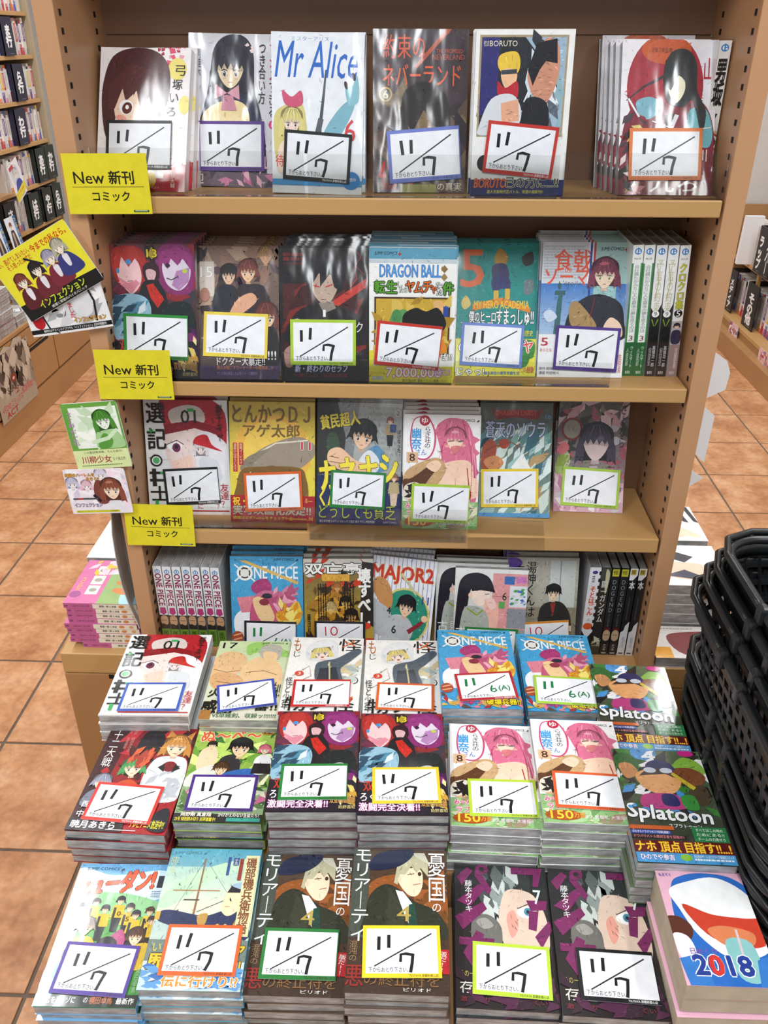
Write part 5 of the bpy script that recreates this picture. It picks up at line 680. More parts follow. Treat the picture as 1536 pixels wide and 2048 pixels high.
def date_art(bc, ink, right, seed):
    a = Art(88, 60, bc); R2 = random.Random(seed); k = 0 if right > .5 else 0
    rb = 4 if seed % 3 else 1.2; a.r(4, 4, 84 - rb, 51, 'eef1f7'); j = lambda s=1: R2.uniform(-s, s); ik = ink or '1b1d20'
    a.l([(13 + j(), 48 + j()), (78 + j(), 9 + j())], 1.6, '2a2c30')
    x = 17 + j(2)
    if right == 2: a.l([(19, 10), (20, 27)], 2, ik).e(34, 18, 6.5, 8.5, ik).e(34, 18, 4.4, 6.4, 'eef1f7').t('25', 46, 34, 18, 15, ik, bo=.03)
    else:
        a.l([(x + j(), 13 + j()), (x + j(.8), 29 + j())], 3.9, ik).l([(x + 12 + j(), 11 + j()), (x + 11 + j(.8), 27 + j())], 3.9, ik)
        if ink: a.l([(x + 38, 30), (x + 35, 37), (x + 35, 42), (x + 39, 44), (x + 43, 41), (x + 41, 37), (x + 36, 38)], 2.6, ik).t('(A)', 62, 31, 17, 13, ik, bo=.06)
        else:
            s = 43 + j(2); a.l([(s, 42 + j()), (s + .5, 34 + j(.6)), (s + 6, 33), (s + 14, 34.4)], 3.3, ik).l([(s + 14, 33), (s + 12 + j(), 44), (s + 10 + j(), 54)], 3.6, ik)
    a.t('下からおとり下さい。', 7, 48.2, 44, 5.6, '26282c', bo=.025).r(52, 55, 34, 5, bc)
    a.t('TSUTAYA 那覇新都心店', 52, 55.8, 32, 3.2, 'f0f0f2' if bc in ('26272a', '2a2b2e', '1c1d20', 'c43a32', 'c23a32', 'c03030', 'b02c34', 'd03a30') else '3a3226', bo=.02); return a
for i, (key, mat, (cw, u, v, an)) in enumerate(CARDS):
    cw = max(84, min(95, cw)) / 1000; ch = cw * 60 / 88; art = date_art(BOR[key], '1f7a48' if key in ('a5', 'a6', 'r4a') else ('c0303c' if key in ('r4b', 'r4e') else None), 2 if key in ('r4b', 'r4e') else 1, i)
    me = art.mesh('card_print', cw, ch, 0.0003, 0.0008); me.materials.append(M_CARDP)
    base = boxes('date_card', [(-cw / 2, 0, 0, cw / 2, ch, 0.00025)]); base.materials.append(M_WHITE)
    a_ = radians(-an); tl = Vector((u / 1000, -v / 1000, 0)); R3 = Matrix.Rotation(a_, 4, 'Z')
    # the card's own origin is its bottom centre
    loc = tl + (R3 @ Vector((cw / 2, -ch, 0))); M = mat @ Matrix.Translation((loc.x + 0.0, loc.y, 0.0027)) @ R3
    o = link('date_card', base); o.matrix_world = M; link('card_print', me, o)
    row = key[:2] if key[0] == 'r' else key[0]
    dd = DESC[ALIAS.get(key, key)].split(' numbered')[0].split(' with ')
    ex = {'r3a': 'the standing red-cap girl comic', 'a1': 'the flat red-cap girl comic', 'c3': 'the left suited blond man comic', 'c4': 'the right suited blond man comic'}.get(key, 'the ' + DESC[ALIAS.get(key, key)])
    if key in ('r4a', 'a5', 'a6', 'r2a', 'b3', 'b4', 'r3d', 'b5', 'b6'): ex = {'r4a': 'blue giant comic on the bottom deck', 'a5': 'left flat blue giant comic', 'a6': 'right flat blue giant comic', 'r2a': 'standing comic numbered 13', 'b3': 'left flat comic numbered 13', 'b4': 'right flat comic numbered 13', 'r3d': 'standing pink-haired comic', 'b5': 'left flat pink-haired comic', 'b6': 'right flat pink-haired comic'}[key]
    tag(o, '%s-bordered white date card on %s' % (CN[BOR[key]], ex), 'card', 'white date cards')
# ---------------------------------------------------------------- spine-out books on the main shelves
def spine_book(spk, x, y, z, h, d, t, label, group, lean=0, bg=None):
    ar = SP[spk]; bgc = ar.bg
    o = link('comic_book', boxes('page_block', [(-t / 2 + .0006, .002, 0.0006, t / 2 - .0006, d, h - .001)])); o.data.materials.append(M_PAGE); o.location = (x, y, z); o.rotation_euler = (0, lean, 0)
    tag(o, label, 'book', group)
    c = link('cover', boxes('cover', [(-t / 2, 0, 0, -t / 2 + .0006, d, h), (t / 2 - .0006, 0, 0, t / 2, d, h), (-t / 2, 0, 0, t / 2, .0008, h)]), o); c.data.materials.append(cover_mat(bgc, False))
    q = ('sp', spk, round(t, 4), round(h, 4))
    if q not in _pm: m_ = ar.mesh('spine_print', t, h, 0.0004, 0.0005); m_.materials.append(M_PRINT); _pm[q] = m_
    s_ = link('spine_print', _pm[q], c); s_.rotation_euler = (pi / 2, 0, 0); return o
for i in range(7): spine_book('piece', -0.4025 + i * 0.01625, 0.018 + R.uniform(0, .003), Z4, 0.174, 0.113, 0.0145, 'spine-out white and green comic left of the blue comic, %s from the side panel' % (['first'] + ORD[1:])[i], 'white and green spines on the bottom deck', lean=0.0)
xs = [0.3315, 0.350, 0.3685, 0.3865, 0.4045]
W_ = ['first', 'second', 'third', 'fourth', 'fifth', 'sixth', 'seventh']
for k_, (spk, nm) in enumerate((('green', 'white and green'), ('green', 'white and green'), ('black9', 'white and black'), ('black9', 'white and black'), ('hero5', 'white and mauve'))):
    spine_book(spk, (0.336, 0.3515, 0.368, 0.384, 0.4)[k_] + 0.0, 0.052, Z2, 0.189, 0.112, 0.0145, '%s spine-out comic, %s right of the red-haired cook comic' % (nm, W_[k_]), 'spine-out comics on the second shelf', lean=-0.055)
spine_book('otoko', 0.4045, 0.075, Z1, 0.178, 0.1, 0.015, 'spine-out comic numbered 7 by the right side panel, top shelf', None, lean=-0.01)
for k_, (spk, nm, x, t_) in enumerate((('mono', 'white spine with orange lettering', 0.3275, 0.0185), ('gund', 'dark grey thick spine', 0.3455, 0.0160), ('dogend', 'black spine with yellow square', 0.3615, 0.0135), ('dogend', 'black spine with yellow square', 0.3765, 0.0135), ('bw', 'black and white spine', 0.391, 0.0125), ('bw', 'black and white spine', 0.4055, 0.0125))):
    spine_book(spk, x, 0.034, Z4, 0.181, 0.128, t_, '%s, %s from left at the right end of the deck' % (nm, W_[k_ if k_ < 6 else 5]), 'dark spines at the right end of the deck')
# ---------------------------------------------------------------- yellow shelf signs
sg = Art(108, 74, 'ddd02c'); sg.t('New', 12, 22, 39, 14.5, '1d1b10', bo=.03).t('新刊', 57, 21, 32, 16, '1d1b10', bo=.05).r(9, 40, 92, .7, '3a3612').t('コミック', 33, 46, 48, 12, '1d1b10', bo=.04).r(84, 69, 20, 2.6, '1f4a28').ln(86, 69.4, 16, 2, 1, 'c8d8c0', 3)
sm = sg.mesh('sign_print', 0.108, 0.0735, 0.0006, 0.0002); sm.materials.append(M_FLAT)
M_YEL = plain('yellow_sign_plastic', 'ddd02c', 0.4)
for (x, z, an, wd) in ((-0.3785, 1.2745 - 0.037, 0.2, 'top'), (-0.3815, 1.0157 - 0.037, -0.5, 'second'), (-0.378, 0.7651 - 0.037, -1.6, 'third')):
    me = boxes('sign', [(-.054, 0, -.0006, .054, .0735, .0004)]); me.materials.append(M_YEL); o = link('shelf_sign', me); o.matrix_world = frame(x, -0.008, z, 0.04, radians(88), radians(-an))
    link('sign_print', sm, o); link('clip', boxes('clip', [(-.045, .03, -.007, .045, .05, -.0006)]), o, M_ACR); tag(o, 'yellow sign reading New at the left end of the %s shelf' % wd, 'sign', 'yellow shelf signs')
# ---------------------------------------------------------------- promo cards on the left upright
def rcard(nm, art, w, h, mat, label, rad=.006, cat='card', cm=None):
    bm = bmesh.new(); pts = []
    for cx, cy, a0 in ((w / 2 - rad, h - rad, 0), (-w / 2 + rad, h - rad, 90), (-w / 2 + rad, rad, 180), (w / 2 - rad, rad, 270)):
        for i in range(5): a_ = radians(a0 + i * 22.5); pts.append((cx + rad * cos(a_), cy + rad * sin(a_)))
    vs = [bm.verts.new((x, y, 0.0002)) for x, y in pts]; f = bm.faces.new(vs); r = bmesh.ops.extrude_face_region(bm, geom=[f]); bmesh.ops.translate(bm, verts=[v for v in r['geom'] if isinstance(v, bmesh.types.BMVert)], vec=(0, 0, -.0008)); bmesh.ops.recalc_face_normals(bm, faces=bm.faces)
    me = bpy.data.meshes.new(nm); bm.to_mesh(me); bm.free(); me.materials.append(cm or M_WHITE); o = link(nm, me); o.matrix_world = mat
    pm = art.mesh('card_print', w - .0008, h - .0008, 0.0004, 0.0004); pm.transform(Matrix.Translation((0, .0004, 0)))
    pm.materials.append(M_FLAT); link('card_print', pm, o); tag(o, label, cat, {'promo_card': 'promo cards', 'floral_tag': 'pink floral tags'}.get(nm)); return o
a = Art(126, 90, 'e6dc34'); a.p([(0, 66), (126, 72), (126, 90), (0, 90)], '1d1c1a'); a.t('怖い、逃げてしまいたい。', 4, 5, 56, 8, 'b8401c', bo=.04, o='e8d048', ow=.03).t('そう思ったはずだ', 18, 14, 40, 7, 'b8401c', bo=.04).t('今までの私なら。', 62, 6, 58, 10, 'c8401c', bo=.05)
for (x, y, h_, b_) in ((24, 40, '7c3c34', '5c2428'), (52, 36, '2c2226', '6c2a30'), (78, 32, 'a09cb0', '7a2c3c'), (98, 26, 'b0ac98', '3a3c78')):
    a.b([(x - 14, y + 36), (x - 10, y + 12), (x + 8, y + 10), (x + 18, y + 36)], b_).b([(x - 3, y + 12), (x + 5, y + 12), (x + 3, y + 26), (x - 2, y + 26)], 'e0dce2').hd(x, y, 8, h_, 'f2e2cc', L=.9)
a.t('インフェクション', 26, 72, 76, 11, 'c4d03c', o='1c2010', ow=.06, bo=.05).t('絶望と背徳のバイオパニック', 40, 84, 60, 4, 'e6e4d4', bo=.02).l([(46, 16), (66, 34)], 3, '20202a'); rad0 = 0
Arp = a
rcard('promo_card', a, 0.1267, 0.0897, frame(-0.4752 + sin(radians(28.3)) * 0.0449, -0.018, 1.164 - cos(radians(28.3)) * 0.0449, 0, radians(90), radians(-28.3)), 'tilted yellow promo card with four uniformed girls on left upright')
a = Art(118, 69, 'e9e9e9'); a.sc(30, 4, 80, 50, 26, ['d4d4d6', 'c4c4c6', 'f4f4f4', 'b0b0b2'], 8, 22, 3).b([(66, 6), (84, 2), (98, 16), (96, 44), (80, 50), (68, 34)], 'dcdcde').l([(74, 10), (82, 8), (92, 14)], 1.4, '2c2c2c').l([(20, 30), (28, 60), (40, 69)], 2.4, '1c1c1c').l([(96, 6), (102, 30), (98, 58)], 3, '1c1c1c').e(48, 44, 5, 3, '8c8c8e').t('逢い', 62, 8, 9, 18, 'c4282c', v=1, bo=.05).t('ました', 63, 28, 7, 22, 'c4282c', v=1, bo=.05).b([(8, 40), (18, 36), (24, 52), (16, 60), (8, 54)], 'b8202a').r(0, 60, 118, 6, '161616').t('新時代のサスペンスアプリでも「インフェクション」大好評連載中!', 18, 61, 92, 4, 'e8e8e8', bo=.02).t('インフェクション', 66, 50, 46, 7, 'e8a02c', o='5c3c10', ow=.05, bo=.05)
rcard('promo_card', a, 0.1184, 0.0692, frame(-0.4615 + sin(radians(8.7)) * .0346, -0.012, 1.1139 - cos(radians(8.7)) * .0346, 0, radians(90), radians(-8.7)), 'white ink-drawing promo card half under the yellow one')
a = Art(85, 107, '6aa544'); a.r(10, 7, 72, 66, 'eef4ea').sc(12, 10, 60, 50, 16, ['d8ecd0', 'c8e0bc', 'f8fcf4'], 10, 20, 3).b([(40, 66), (44, 46), (60, 38), (78, 50), (82, 73), (44, 73)], 'a8d094').hd(58, 30, 12, '4c8c34', 'eef6e8', L=1.2, tilt=-8, eye='4c8c34', mouth='6aa84c').b([(42, 72), (54, 50), (66, 60), (60, 73)], '5c9c40').l([(34, 64), (60, 58), (74, 46)], 6, 'd0e8c4').t('さみだれ', 5, 12, 9, 56, 'b48cb0', v=1, bo=.03)
a.r(0, 76, 85, 31, 'dbe6a8').t('この春話題沸騰、そんな新作!', 16, 78, 60, 4, '3c4c24', bo=.02).t('川柳少女', 10, 86, 46, 12, 'a8344c', bo=.04).t('五十嵐正邦', 58, 90, 20, 5, '3c4c24').ln(8, 101, 64, 3, 1, '5c7c3c', 4)
rcard('promo_card', a, 0.0854, 0.1071, frame(-0.4504 + sin(radians(5.1)) * .0535, -0.012, 0.9209 - cos(radians(5.1)) * .0535, 0, radians(90), radians(-5.1)), 'green-bordered promo card with a green-tinted girl')
a = Art(96, 77, 'eee6ee'); a.sc(2, 4, 92, 60, 26, ['f8e0ec', 'd8d0e4', 'f0c8dc', 'f8f4f8'], 8, 20, 6).hd(58, 10, 8, 'dcd8e8', 'f6eee8', L=.8).hd(10, 24, 8, 'c8c4dc', 'f2eaf0', L=.9).hd(32, 28, 7, 'e8bccc', 'f6e8ec', L=.9).b([(42, 34), (50, 18), (62, 26), (66, 46), (58, 60), (44, 56)], '7c4438').b([(66, 56), (80, 52), (86, 70), (64, 74)], 'e6e6ec').hd(70, 36, 14, '8a4c3c', 'f4dcc0', L=1.3, hi='b87c64').l([(40, 44), (50, 56)], 5, '24222a').t('絶望のハーレムを', 2, 6, 46, 6, 'dca02c', o='6c3c10', ow=.05, bo=.05).t('生きろ!!', 34, 13, 20, 6, 'dca02c', o='6c3c10', ow=.05, bo=.05).t('インフェクション', 6, 58, 44, 7, 'b8a8c0', o='4c3c5c', ow=.05, bo=.04).r(6, 71, 70, 4, 'd8d43c').t('新世代サバイバルアプリで「インフェクション」大好評連載中!', 8, 71.4, 66, 3, '2c2c18', bo=.02).r(6, 49, 40, 3, '4c4c54').r(14, 49, 8, 3, 'b82c34')
rcard('promo_card', a, 0.0961, 0.0773, frame(-0.462 + sin(radians(3)) * .0386, -0.016, 0.8288 - cos(radians(3)) * .0386, 0, radians(90), radians(-3)), 'white and pink promo card with a brown-haired girl')
# curved grey sheet and white cut-outs fixed to the outer faces of the side panels
def sheet(nm, prof, m, label, th=.0012):
    # prof: list of (z, bulge at front, bulge at back); hangs on the outer face of the left side panel
    bm = bmesh.new(); rows = []
    for z, b0, b1 in prof:
        rows.append([bm.verts.new((-XO - .001 - (b0 * (1 - t_) + b1 * t_ + .012 * sin(pi * t_) * (b0 > .005)), 0.002 + t_ * .13, z)) for t_ in (0, .2, .4, .6, .8, 1)])
    for r0, r1 in zip(rows, rows[1:]):
        for i in range(5): bm.faces.new((r0[i], r0[i + 1], r1[i + 1], r1[i]))
    bmesh.ops.recalc_face_normals(bm, faces=bm.faces); bmesh.ops.solidify(bm, geom=bm.faces[:], thickness=th)
    me = bpy.data.meshes.new(nm); bm.to_mesh(me); bm.free(); me.materials.append(m); o = link(nm, me); tag(o, label, 'sheet'); return o
sheet('plastic_sheet', [(0.84, .01, .002), (0.774, .016, .002), (0.74, .02, .003), (0.69, .021, .004), (0.64, .019, .004), (0.60, .013, .002), (0.57, .006, .001), (0.552, .002, 0)], M_GREY, 'grey curved plastic sheet bulging from the outside of the left upright')
def prism(nm, pts, y, th, m, cat, label, bend=0.0):
    bm = bmesh.new(); vs = [bm.verts.new((x, y + bend * (x - XO), z)) for x, z in pts]; f = bm.faces.new(vs); r = bmesh.ops.extrude_face_region(bm, geom=[f]); bmesh.ops.translate(bm, verts=[v for v in r['geom'] if isinstance(v, bmesh.types.BMVert)], vec=(0, th, 0)); bmesh.ops.recalc_face_normals(bm, faces=bm.faces)
    me = bpy.data.meshes.new(nm); bm.to_mesh(me); bm.free(); me.materials.append(m); return tag(link(nm, me), label, cat, 'white paper tabs' if cat == 'tab' else None)
prism('paper_tab', [(.4405, 1.03), (.494, 1.008), (.515, .994), (.523, .975), (.521, .946), (.497, .933), (.4405, .905)], .15, .001, M_WHITE, 'tab', 'large white cut card sticking out from the right upright')
prism('paper_tab', [(.4405, .945), (.495, .915), (.513, .901), (.511, .816), (.496, .83), (.4405, .86)], .15, .001, M_WHITE, 'tab', 'lower tall white card sticking out from the right upright')
prism('paper_tab', [(.4405, .85), (.475, .826), (.496, .812), (.478, .797), (.462, .75), (.452, .70), (.4405, .68)], .10, .001, M_WHITE, 'tab', 'lowest small white card beside the right upright')
# ---------------------------------------------------------------- clear acrylic book stops
for (x0, x1, z, h, y, th, wd) in ((-.40, -.278, Z1, .058, .004, .0012, 'top shelf, far left'), (-.270, -.125, Z1, .055, .004, .0012, 'top shelf, left'), (-.12, .20, Z1, .052, .0035, .0012, 'top shelf, middle'), (.205, .41, Z1, .055, .004, .0012, 'top shelf, right'), (-.40, -.168, Z2, .036, .0035, .0012, 'second shelf, left'), (-.165, .075, Z2, .036, .0035, .0012, 'second shelf, middle'), (.08, .30, Z2, .036, .0035, .0012, 'second shelf, right'), (-.33, -.145, Z3, .04, .006, .0012, 'third shelf, left')):
    o = link('book_stop', boxes('book_stop', [(x0, y, z + .0002, x1, y + th, z + h), (x0, y, z + .0002, x1, y + .009, z + .0012)]), None, M_ACR); tag(o, 'clear acrylic book stop on the %s' % wd, 'book stop', 'acrylic book stops')
o = link('book_stop', boxes('book_stop', [(-.14, -.0024, .742, .108, -.0012, .80)]), None, M_ACR); tag(o, 'clear acrylic stop hanging over the middle of the third shelf edge', 'book stop')
me = boxes('book_stop', [(-.06, 0, 0, .06, .06, .0012)]); me.materials.append(M_ACR); o = link('book_stop', me); o.matrix_world = Matrix.Translation((.17, -.022, Z3 - .0135)) @ Matrix.Rotation(-.04, 4, 'Z') @ Matrix.Rotation(radians(24), 4, 'X'); tag(o, 'loose acrylic plate drooping over the third shelf edge on the right', 'book stop')
# ---------------------------------------------------------------- end cap stacks
M_PINKB = plain('pink_cover', 'd070a0', .35, coat=.6)
pk = Art(130, 140, 'd878a8'); pk.p([(58, 0), (130, 0), (130, 140), (58, 140)], '9ab874').b([(96, 100), (130, 92), (130, 140), (100, 140)], 'b0dcea').b([(74, 74), (84, 66), (110, 74), (124, 92), (104, 90), (88, 84)], 'd8894a').b([(74, 98), (84, 90), (112, 100), (128, 114), (104, 112), (86, 108)], 'd8894a').b([(92, 78), (110, 78), (122, 92), (106, 90)], 'f4ece0').r(28, 20, 22, 28, 'f4ecdc').r(28, 52, 22, 28, 'f4ecdc').r(28, 84, 22, 28, 'f4ecdc'); [pk.e(39, 34 + i * 32, 7, 6, 'a8a49c') for i in range(3)]; pk.t('コンビニと', 8, 60, 8, 60, 'e8c45c', v=1, bo=.06).e(12, 112, 10, 10, 'a85c94').sc(10, 4, 60, 40, 16, ['f8e8f0', 'f4d0e0', 'f0c84c'], 6, 14, 2)
pkm = pk.mesh('cover_print', .128, .136, .0002, .0004); pkm.materials.append(M_PRINT)
ps = Art(130, 10, 'e6e0cc'); ps.r(0, 0, 52, 10, 'c05c92').r(2, 3, 6, 4, '7c3c6c').t('しあわせパンダと犬の', 16, 2.6, 30, 4.6, '5c2c48', bo=.04).t('柳原一郎 に本誌', 64, 2.6, 30, 4.6, '3c342c', bo=.04).e(103, 5, 5, 3, 'd0844c').e(120, 5, 4, 3, 'd0a070')
psm = ps.mesh('spine_print', .128, .0096, .0002, .0002); psm.materials.append(M_PRINT)
pmesh = boxes('page_block', [(-.0635, .001, .0003, .0635, .136, .0099)]); pmesh.materials.append(M_PAGE); cvm = boxes('cover', [(-.064, 0, 0, .064, .137, .0004), (-.064, 0, .0098, .064, .137, .0102), (-.064, 0, 0, .064, .0005, .0102)]); cvm.materials.append(M_PINKB)
for i in range(9):
    x = -.509 + R.uniform(-.006, .004) - (.004 if i in (3, 4) else 0) + (.018 if i == 0 else 0); o = link('comic_book', pmesh); o.location = (x, 0.018 + R.uniform(0, .004), Z4 + .0001 + i * .0104)
    tag(o, 'pink-spined comic, %s of the end pile left of the upright' % (['lowest', 'second from bottom', 'third from bottom', 'fourth from bottom', 'middle', 'fourth from top', 'third from top', 'second from top', 'topmost'][i]), 'book', 'pink comics on the left end')
    c = link('cover', cvm, o); s_ = link('spine_print', psm, c); s_.rotation_euler = (pi / 2, 0, 0)
    if i == 8: q_ = link('cover_print', pkm, c); q_.location = (0, 0, .0102)
def lay(nm, x, y, z, w, d, t, art, label, bgc='f0f0ee', grp=None):
    o = link(nm, boxes('page_block', [(-w / 2 + .0006, .0006, .0003, w / 2 - .0006, d - .0006, t - .0003)]), None, M_PAGE); o.location = (x, y, z); c = link('cover', boxes('cover', [(-w / 2, 0, 0, w / 2, d, .0005), (-w / 2, 0, t - .0005, w / 2, d, t)]), o); c.data.materials.append(cover_mat(bgc, False))
    if art: pm = art.mesh('cover_print', w, d, .0001, .0004); pm.materials.append(M_PRINT); q_ = link('cover_print', pm, c); q_.location = (0, 0, t)
    tag(o, label, 'book', grp); return o
wa = Art(140, 180, 'f2f2f0'); wa.ln(20, 20, 60, 8, 2, 'b0b0b0', 3)
for i in range(5): lay('comic_book', -.515, .165, Z4 + .0001 + i * .019, .140, .2, .0185, wa if i == 4 else None, 'white magazine, %s of the pile behind the pink comics' % (['lowest', 'second up', 'middle', 'second from top', 'topmost'][i]), '26262a' if i == 3 else 'f2f2f0', 'white magazines behind the pink comics')
m1 = Art(140, 135, 'f3f2ee'); m1.b([(20, 100), (40, 60), (90, 70), (110, 110), (60, 128)], 'eccfae').b([(70, 70), (110, 90), (130, 120), (96, 112)], 'f0d8bc').sc(16, 40, 70, 60, 14, ['5cb85c', '4ca84c'], 8, 16, 4, ang=45)
for x0 in (84, 104, 124): m1.p([(x0, 2), (x0 + 9, 2), (x0 + 18, 66), (x0 + 8, 60)], '26262a')
m2 = Art(140, 135, 'f4f3f1'); m2.b([(10, 90), (40, 60), (100, 64), (120, 96), (70, 116)], 'f0cdb4').p([(20, 30), (60, 44), (50, 58), (16, 46)], '2c2c34').p([(66, 22), (96, 40), (76, 60), (60, 50)], '34343c').p([(30, 104), (70, 84), (120, 124), (60, 110)], '3a3c50')
m3 = Art(140, 90, 'e8e4e0'); m3.b([(30, 30), (70, 16), (130, 20), (130, 80), (50, 80)], '8c4c4c').b([(80, 40), (110, 36), (120, 60), (90, 70)], 'ecc8a4').r(0, 60, 30, 30, 'e8a83c').ln(20, 6, 60, 6, 1, 'a8a8a8', 3)
for i in range(5): lay('comic_book', .517, .255, Z4 + .0001 + i * .0208, .146, .135, .0203, m1 if i == 4 else None, 'white book, %s of the rear pile right of the upright' % (['lowest', 'second up', 'middle', 'second from top', 'topmost'][i]), grp='white books in the rear right end pile')
for i in range(5): lay('comic_book', .517, .102, Z4 + .0001 + i * .0208, .146, .135, .0203, m2 if i == 4 else None, 'white book, %s of the middle pile right of the upright' % (['lowest', 'second up', 'middle', 'second from top', 'topmost'][i]), grp='white books in the middle right end pile')
lay('comic_book', .517, .004, Z4 + .0001, .146, .09, .02, m3, 'pale book with brown picture lying alone at the front right end')
# ---------------------------------------------------------------- shopping baskets
def rr(w, l, r, n=5):
    P = []
    for cx, cy, a0 in ((w / 2 - r, l / 2 - r, 0), (-w / 2 + r, l / 2 - r, 90), (-w / 2 + r, -l / 2 + r, 180), (w / 2 - r, -l / 2 + r, 270)):
        for i in range(n + 1): a_ = radians(a0 + i * 90 / n); P.append((cx + r * cos(a_), cy + r * sin(a_)))
    return P
def sweep(path, prof, closed=True):
    # path: 3D points, prof: (side, up) offsets
    vs = []; fs = []; n = len(path); m = len(prof)
    for i, p in enumerate(path):
        a, b = (path[i - 1], path[(i + 1) % n]) if closed else (path[max(i - 1, 0)], path[min(i + 1, n - 1)]); t = (Vector(b) - Vector(a)).normalized(); s = t.cross(Vector((0, 0, 1))).normalized(); u = s.cross(t)
        vs += [tuple(Vector(p) + s * q[0] + u * q[1]) for q in prof]
    for i in range(n if closed else n - 1):
        for j in range(m): fs.append((i * m + j, ((i + 1) % n) * m + j, ((i + 1) % n) * m + (j + 1) % m, i * m + (j + 1) % m))
    if not closed: fs += [tuple(range(m))[::-1], tuple((n - 1) * m + j for j in range(m))]
    return vs, fs
def join(parts):
    V = []; F = []
    for v, f in parts: k = len(V); V += v; F += [tuple(i + k for i in q) for q in f]
    return V, F
def mk(nm, vf, m, sm=True):
    me = bpy.data.meshes.new(nm); me.from_pydata(vf[0], [], vf[1]); bm = bmesh.new(); bm.from_mesh(me); bmesh.ops.recalc_face_normals(bm, faces=bm.faces); bm.to_mesh(me); bm.free()
    if sm: me.polygons.foreach_set('use_smooth', [True] * len(me.polygons))
    me.materials.append(m); return me
def box_vf(x0, y0, z0, x1, y1, z1): return [(x0, y0, z0), (x1, y0, z0), (x1, y1, z0), (x0, y1, z0), (x0, y0, z1), (x1, y0, z1), (x1, y1, z1), (x0, y1, z1)], [(0, 3, 2, 1), (4, 5, 6, 7), (0, 1, 5, 4), (1, 2, 6, 5), (2, 3, 7, 6), (3, 0, 4, 7)]
BW, BL, BH = .42, .38, .21
def basket(loc, rz, tiltx, label, first=None):
    if first is None:
        o = empty('shopping_basket')
        circ = [(.0062 * cos(2 * pi * i / 10), .0058 * sin(2 * pi * i / 10)) for i in range(10)]
        r1 = sweep([(x, y, 0) for x, y in rr(BW, BL, .05, 9)], circ); r2 = sweep([(x, y, -.012) for x, y in rr(BW - .004, BL - .004, .05)], [(-.002, -.009), (.002, -.009), (.002, .009), (-.002, .009)])
        link('rim', mk('rim', join([r1, r2]), M_BLACK), o)
        sc_ = lambda z: 1 - .16 * (-z / BH)
        parts = []
        for z in (-.03, -.055, -.08, -.105, -.13, -.155, -.18, -.205):
            k = sc_(z); parts.append(sweep([(x, y, z) for x, y in rr((BW - .01) * k, (BL - .01) * k, .045)], [(-.0012, -.004), (.0012, -.004), (.0012, .004), (-.0012, .004)]))
        link('band', mk('band', join(parts), M_BLACK, False), o)['kind'] = 'stuff'
        top = rr((BW - .01) * sc_(-.02), (BL - .01) * sc_(-.02), .045, 3); bot = rr((BW - .01) * sc_(-BH), (BL - .01) * sc_(-BH), .045, 3); parts = []
        def walk(P, n):
            L = [0]; Q = P + [P[0]]
            for p, q in zip(Q, Q[1:]): L.append(L[-1] + math.dist(p, q))
            out = []
            for i in range(n):
                s = L[-1] * i / n; j = max(k for k in range(len(L)) if L[k] <= s + 1e-9); j = min(j, len(P) - 1); t_ = (s - L[j]) / max(1e-9, L[j + 1] - L[j]); out.append((Q[j][0] * (1 - t_) + Q[j + 1][0] * t_, Q[j][1] * (1 - t_) + Q[j + 1][1] * t_))
            return out
        for p, q in zip(walk(top, 72), walk(bot, 72)):
            parts.append(sweep([(p[0], p[1], -.02), (q[0], q[1], -BH)], [(-.0028, -.0012), (.0028, -.0012), (.0028, .0012), (-.0028, .0012)], False))
        link('rib', mk('rib', join(parts), M_BLACK, False), o)['kind'] = 'stuff'
        link('base', boxes('base', [(-BW * .42, -BL * .42, -BH - .003, BW * .42, BL * .42, -BH)], .001), o, M_BLACK)
        for s in (-1, 1):
            hx = BW / 2 + .004; hy = BL / 2
            pth = [(s * hx, s * .03, .004), (s * (hx + .003), s * .045, .008), (s * (hx + .003), s * (hy - .05), .008), (s * (hx - .010), s * (hy - .012), .008), (s * (hx - .045), s * (hy + .006), .008), (-s * (hx - .045), s * (hy + .006), .008), (-s * (hx - .010), s * (hy - .012), .008), (-s * (hx + .003), s * (hy - .05), .008), (-s * (hx + .003), s * .045, .008), (-s * hx, s * .03, .004)]
            hd = link('handle', mk('handle', sweep(pth, [(.0045 * cos(2 * pi * i / 6), .0045 * sin(2 * pi * i / 6)) for i in range(6)], False), M_BLACK), o)
            for k in (-1, 1): link('pivot', boxes('pivot', [(k * hx - .006, s * .03 - .008, -.012, k * hx + .006, s * .03 + .008, .012)], .004), hd, M_BLACK)
    else:
        o = first.copy(); COL.objects.link(o)
        for ch in first.children:
            c = ch.copy(); COL.objects.link(c); c.parent = o
            for g_ in ch.children: d_ = g_.copy(); COL.objects.link(d_); d_.parent = c
    o.location = loc; o.rotation_euler = (0, tiltx, rz); tag(o, label, 'basket', 'nested black shopping baskets'); return o
first = None
OR2 = ['topmost', 'second', 'third', 'fourth', 'fifth', 'sixth', 'seventh', 'eighth', 'ninth', 'tenth', 'eleventh', 'twelfth', 'thirteenth', 'fourteenth', 'fifteenth', 'sixteenth', 'seventeenth', 'eighteenth']
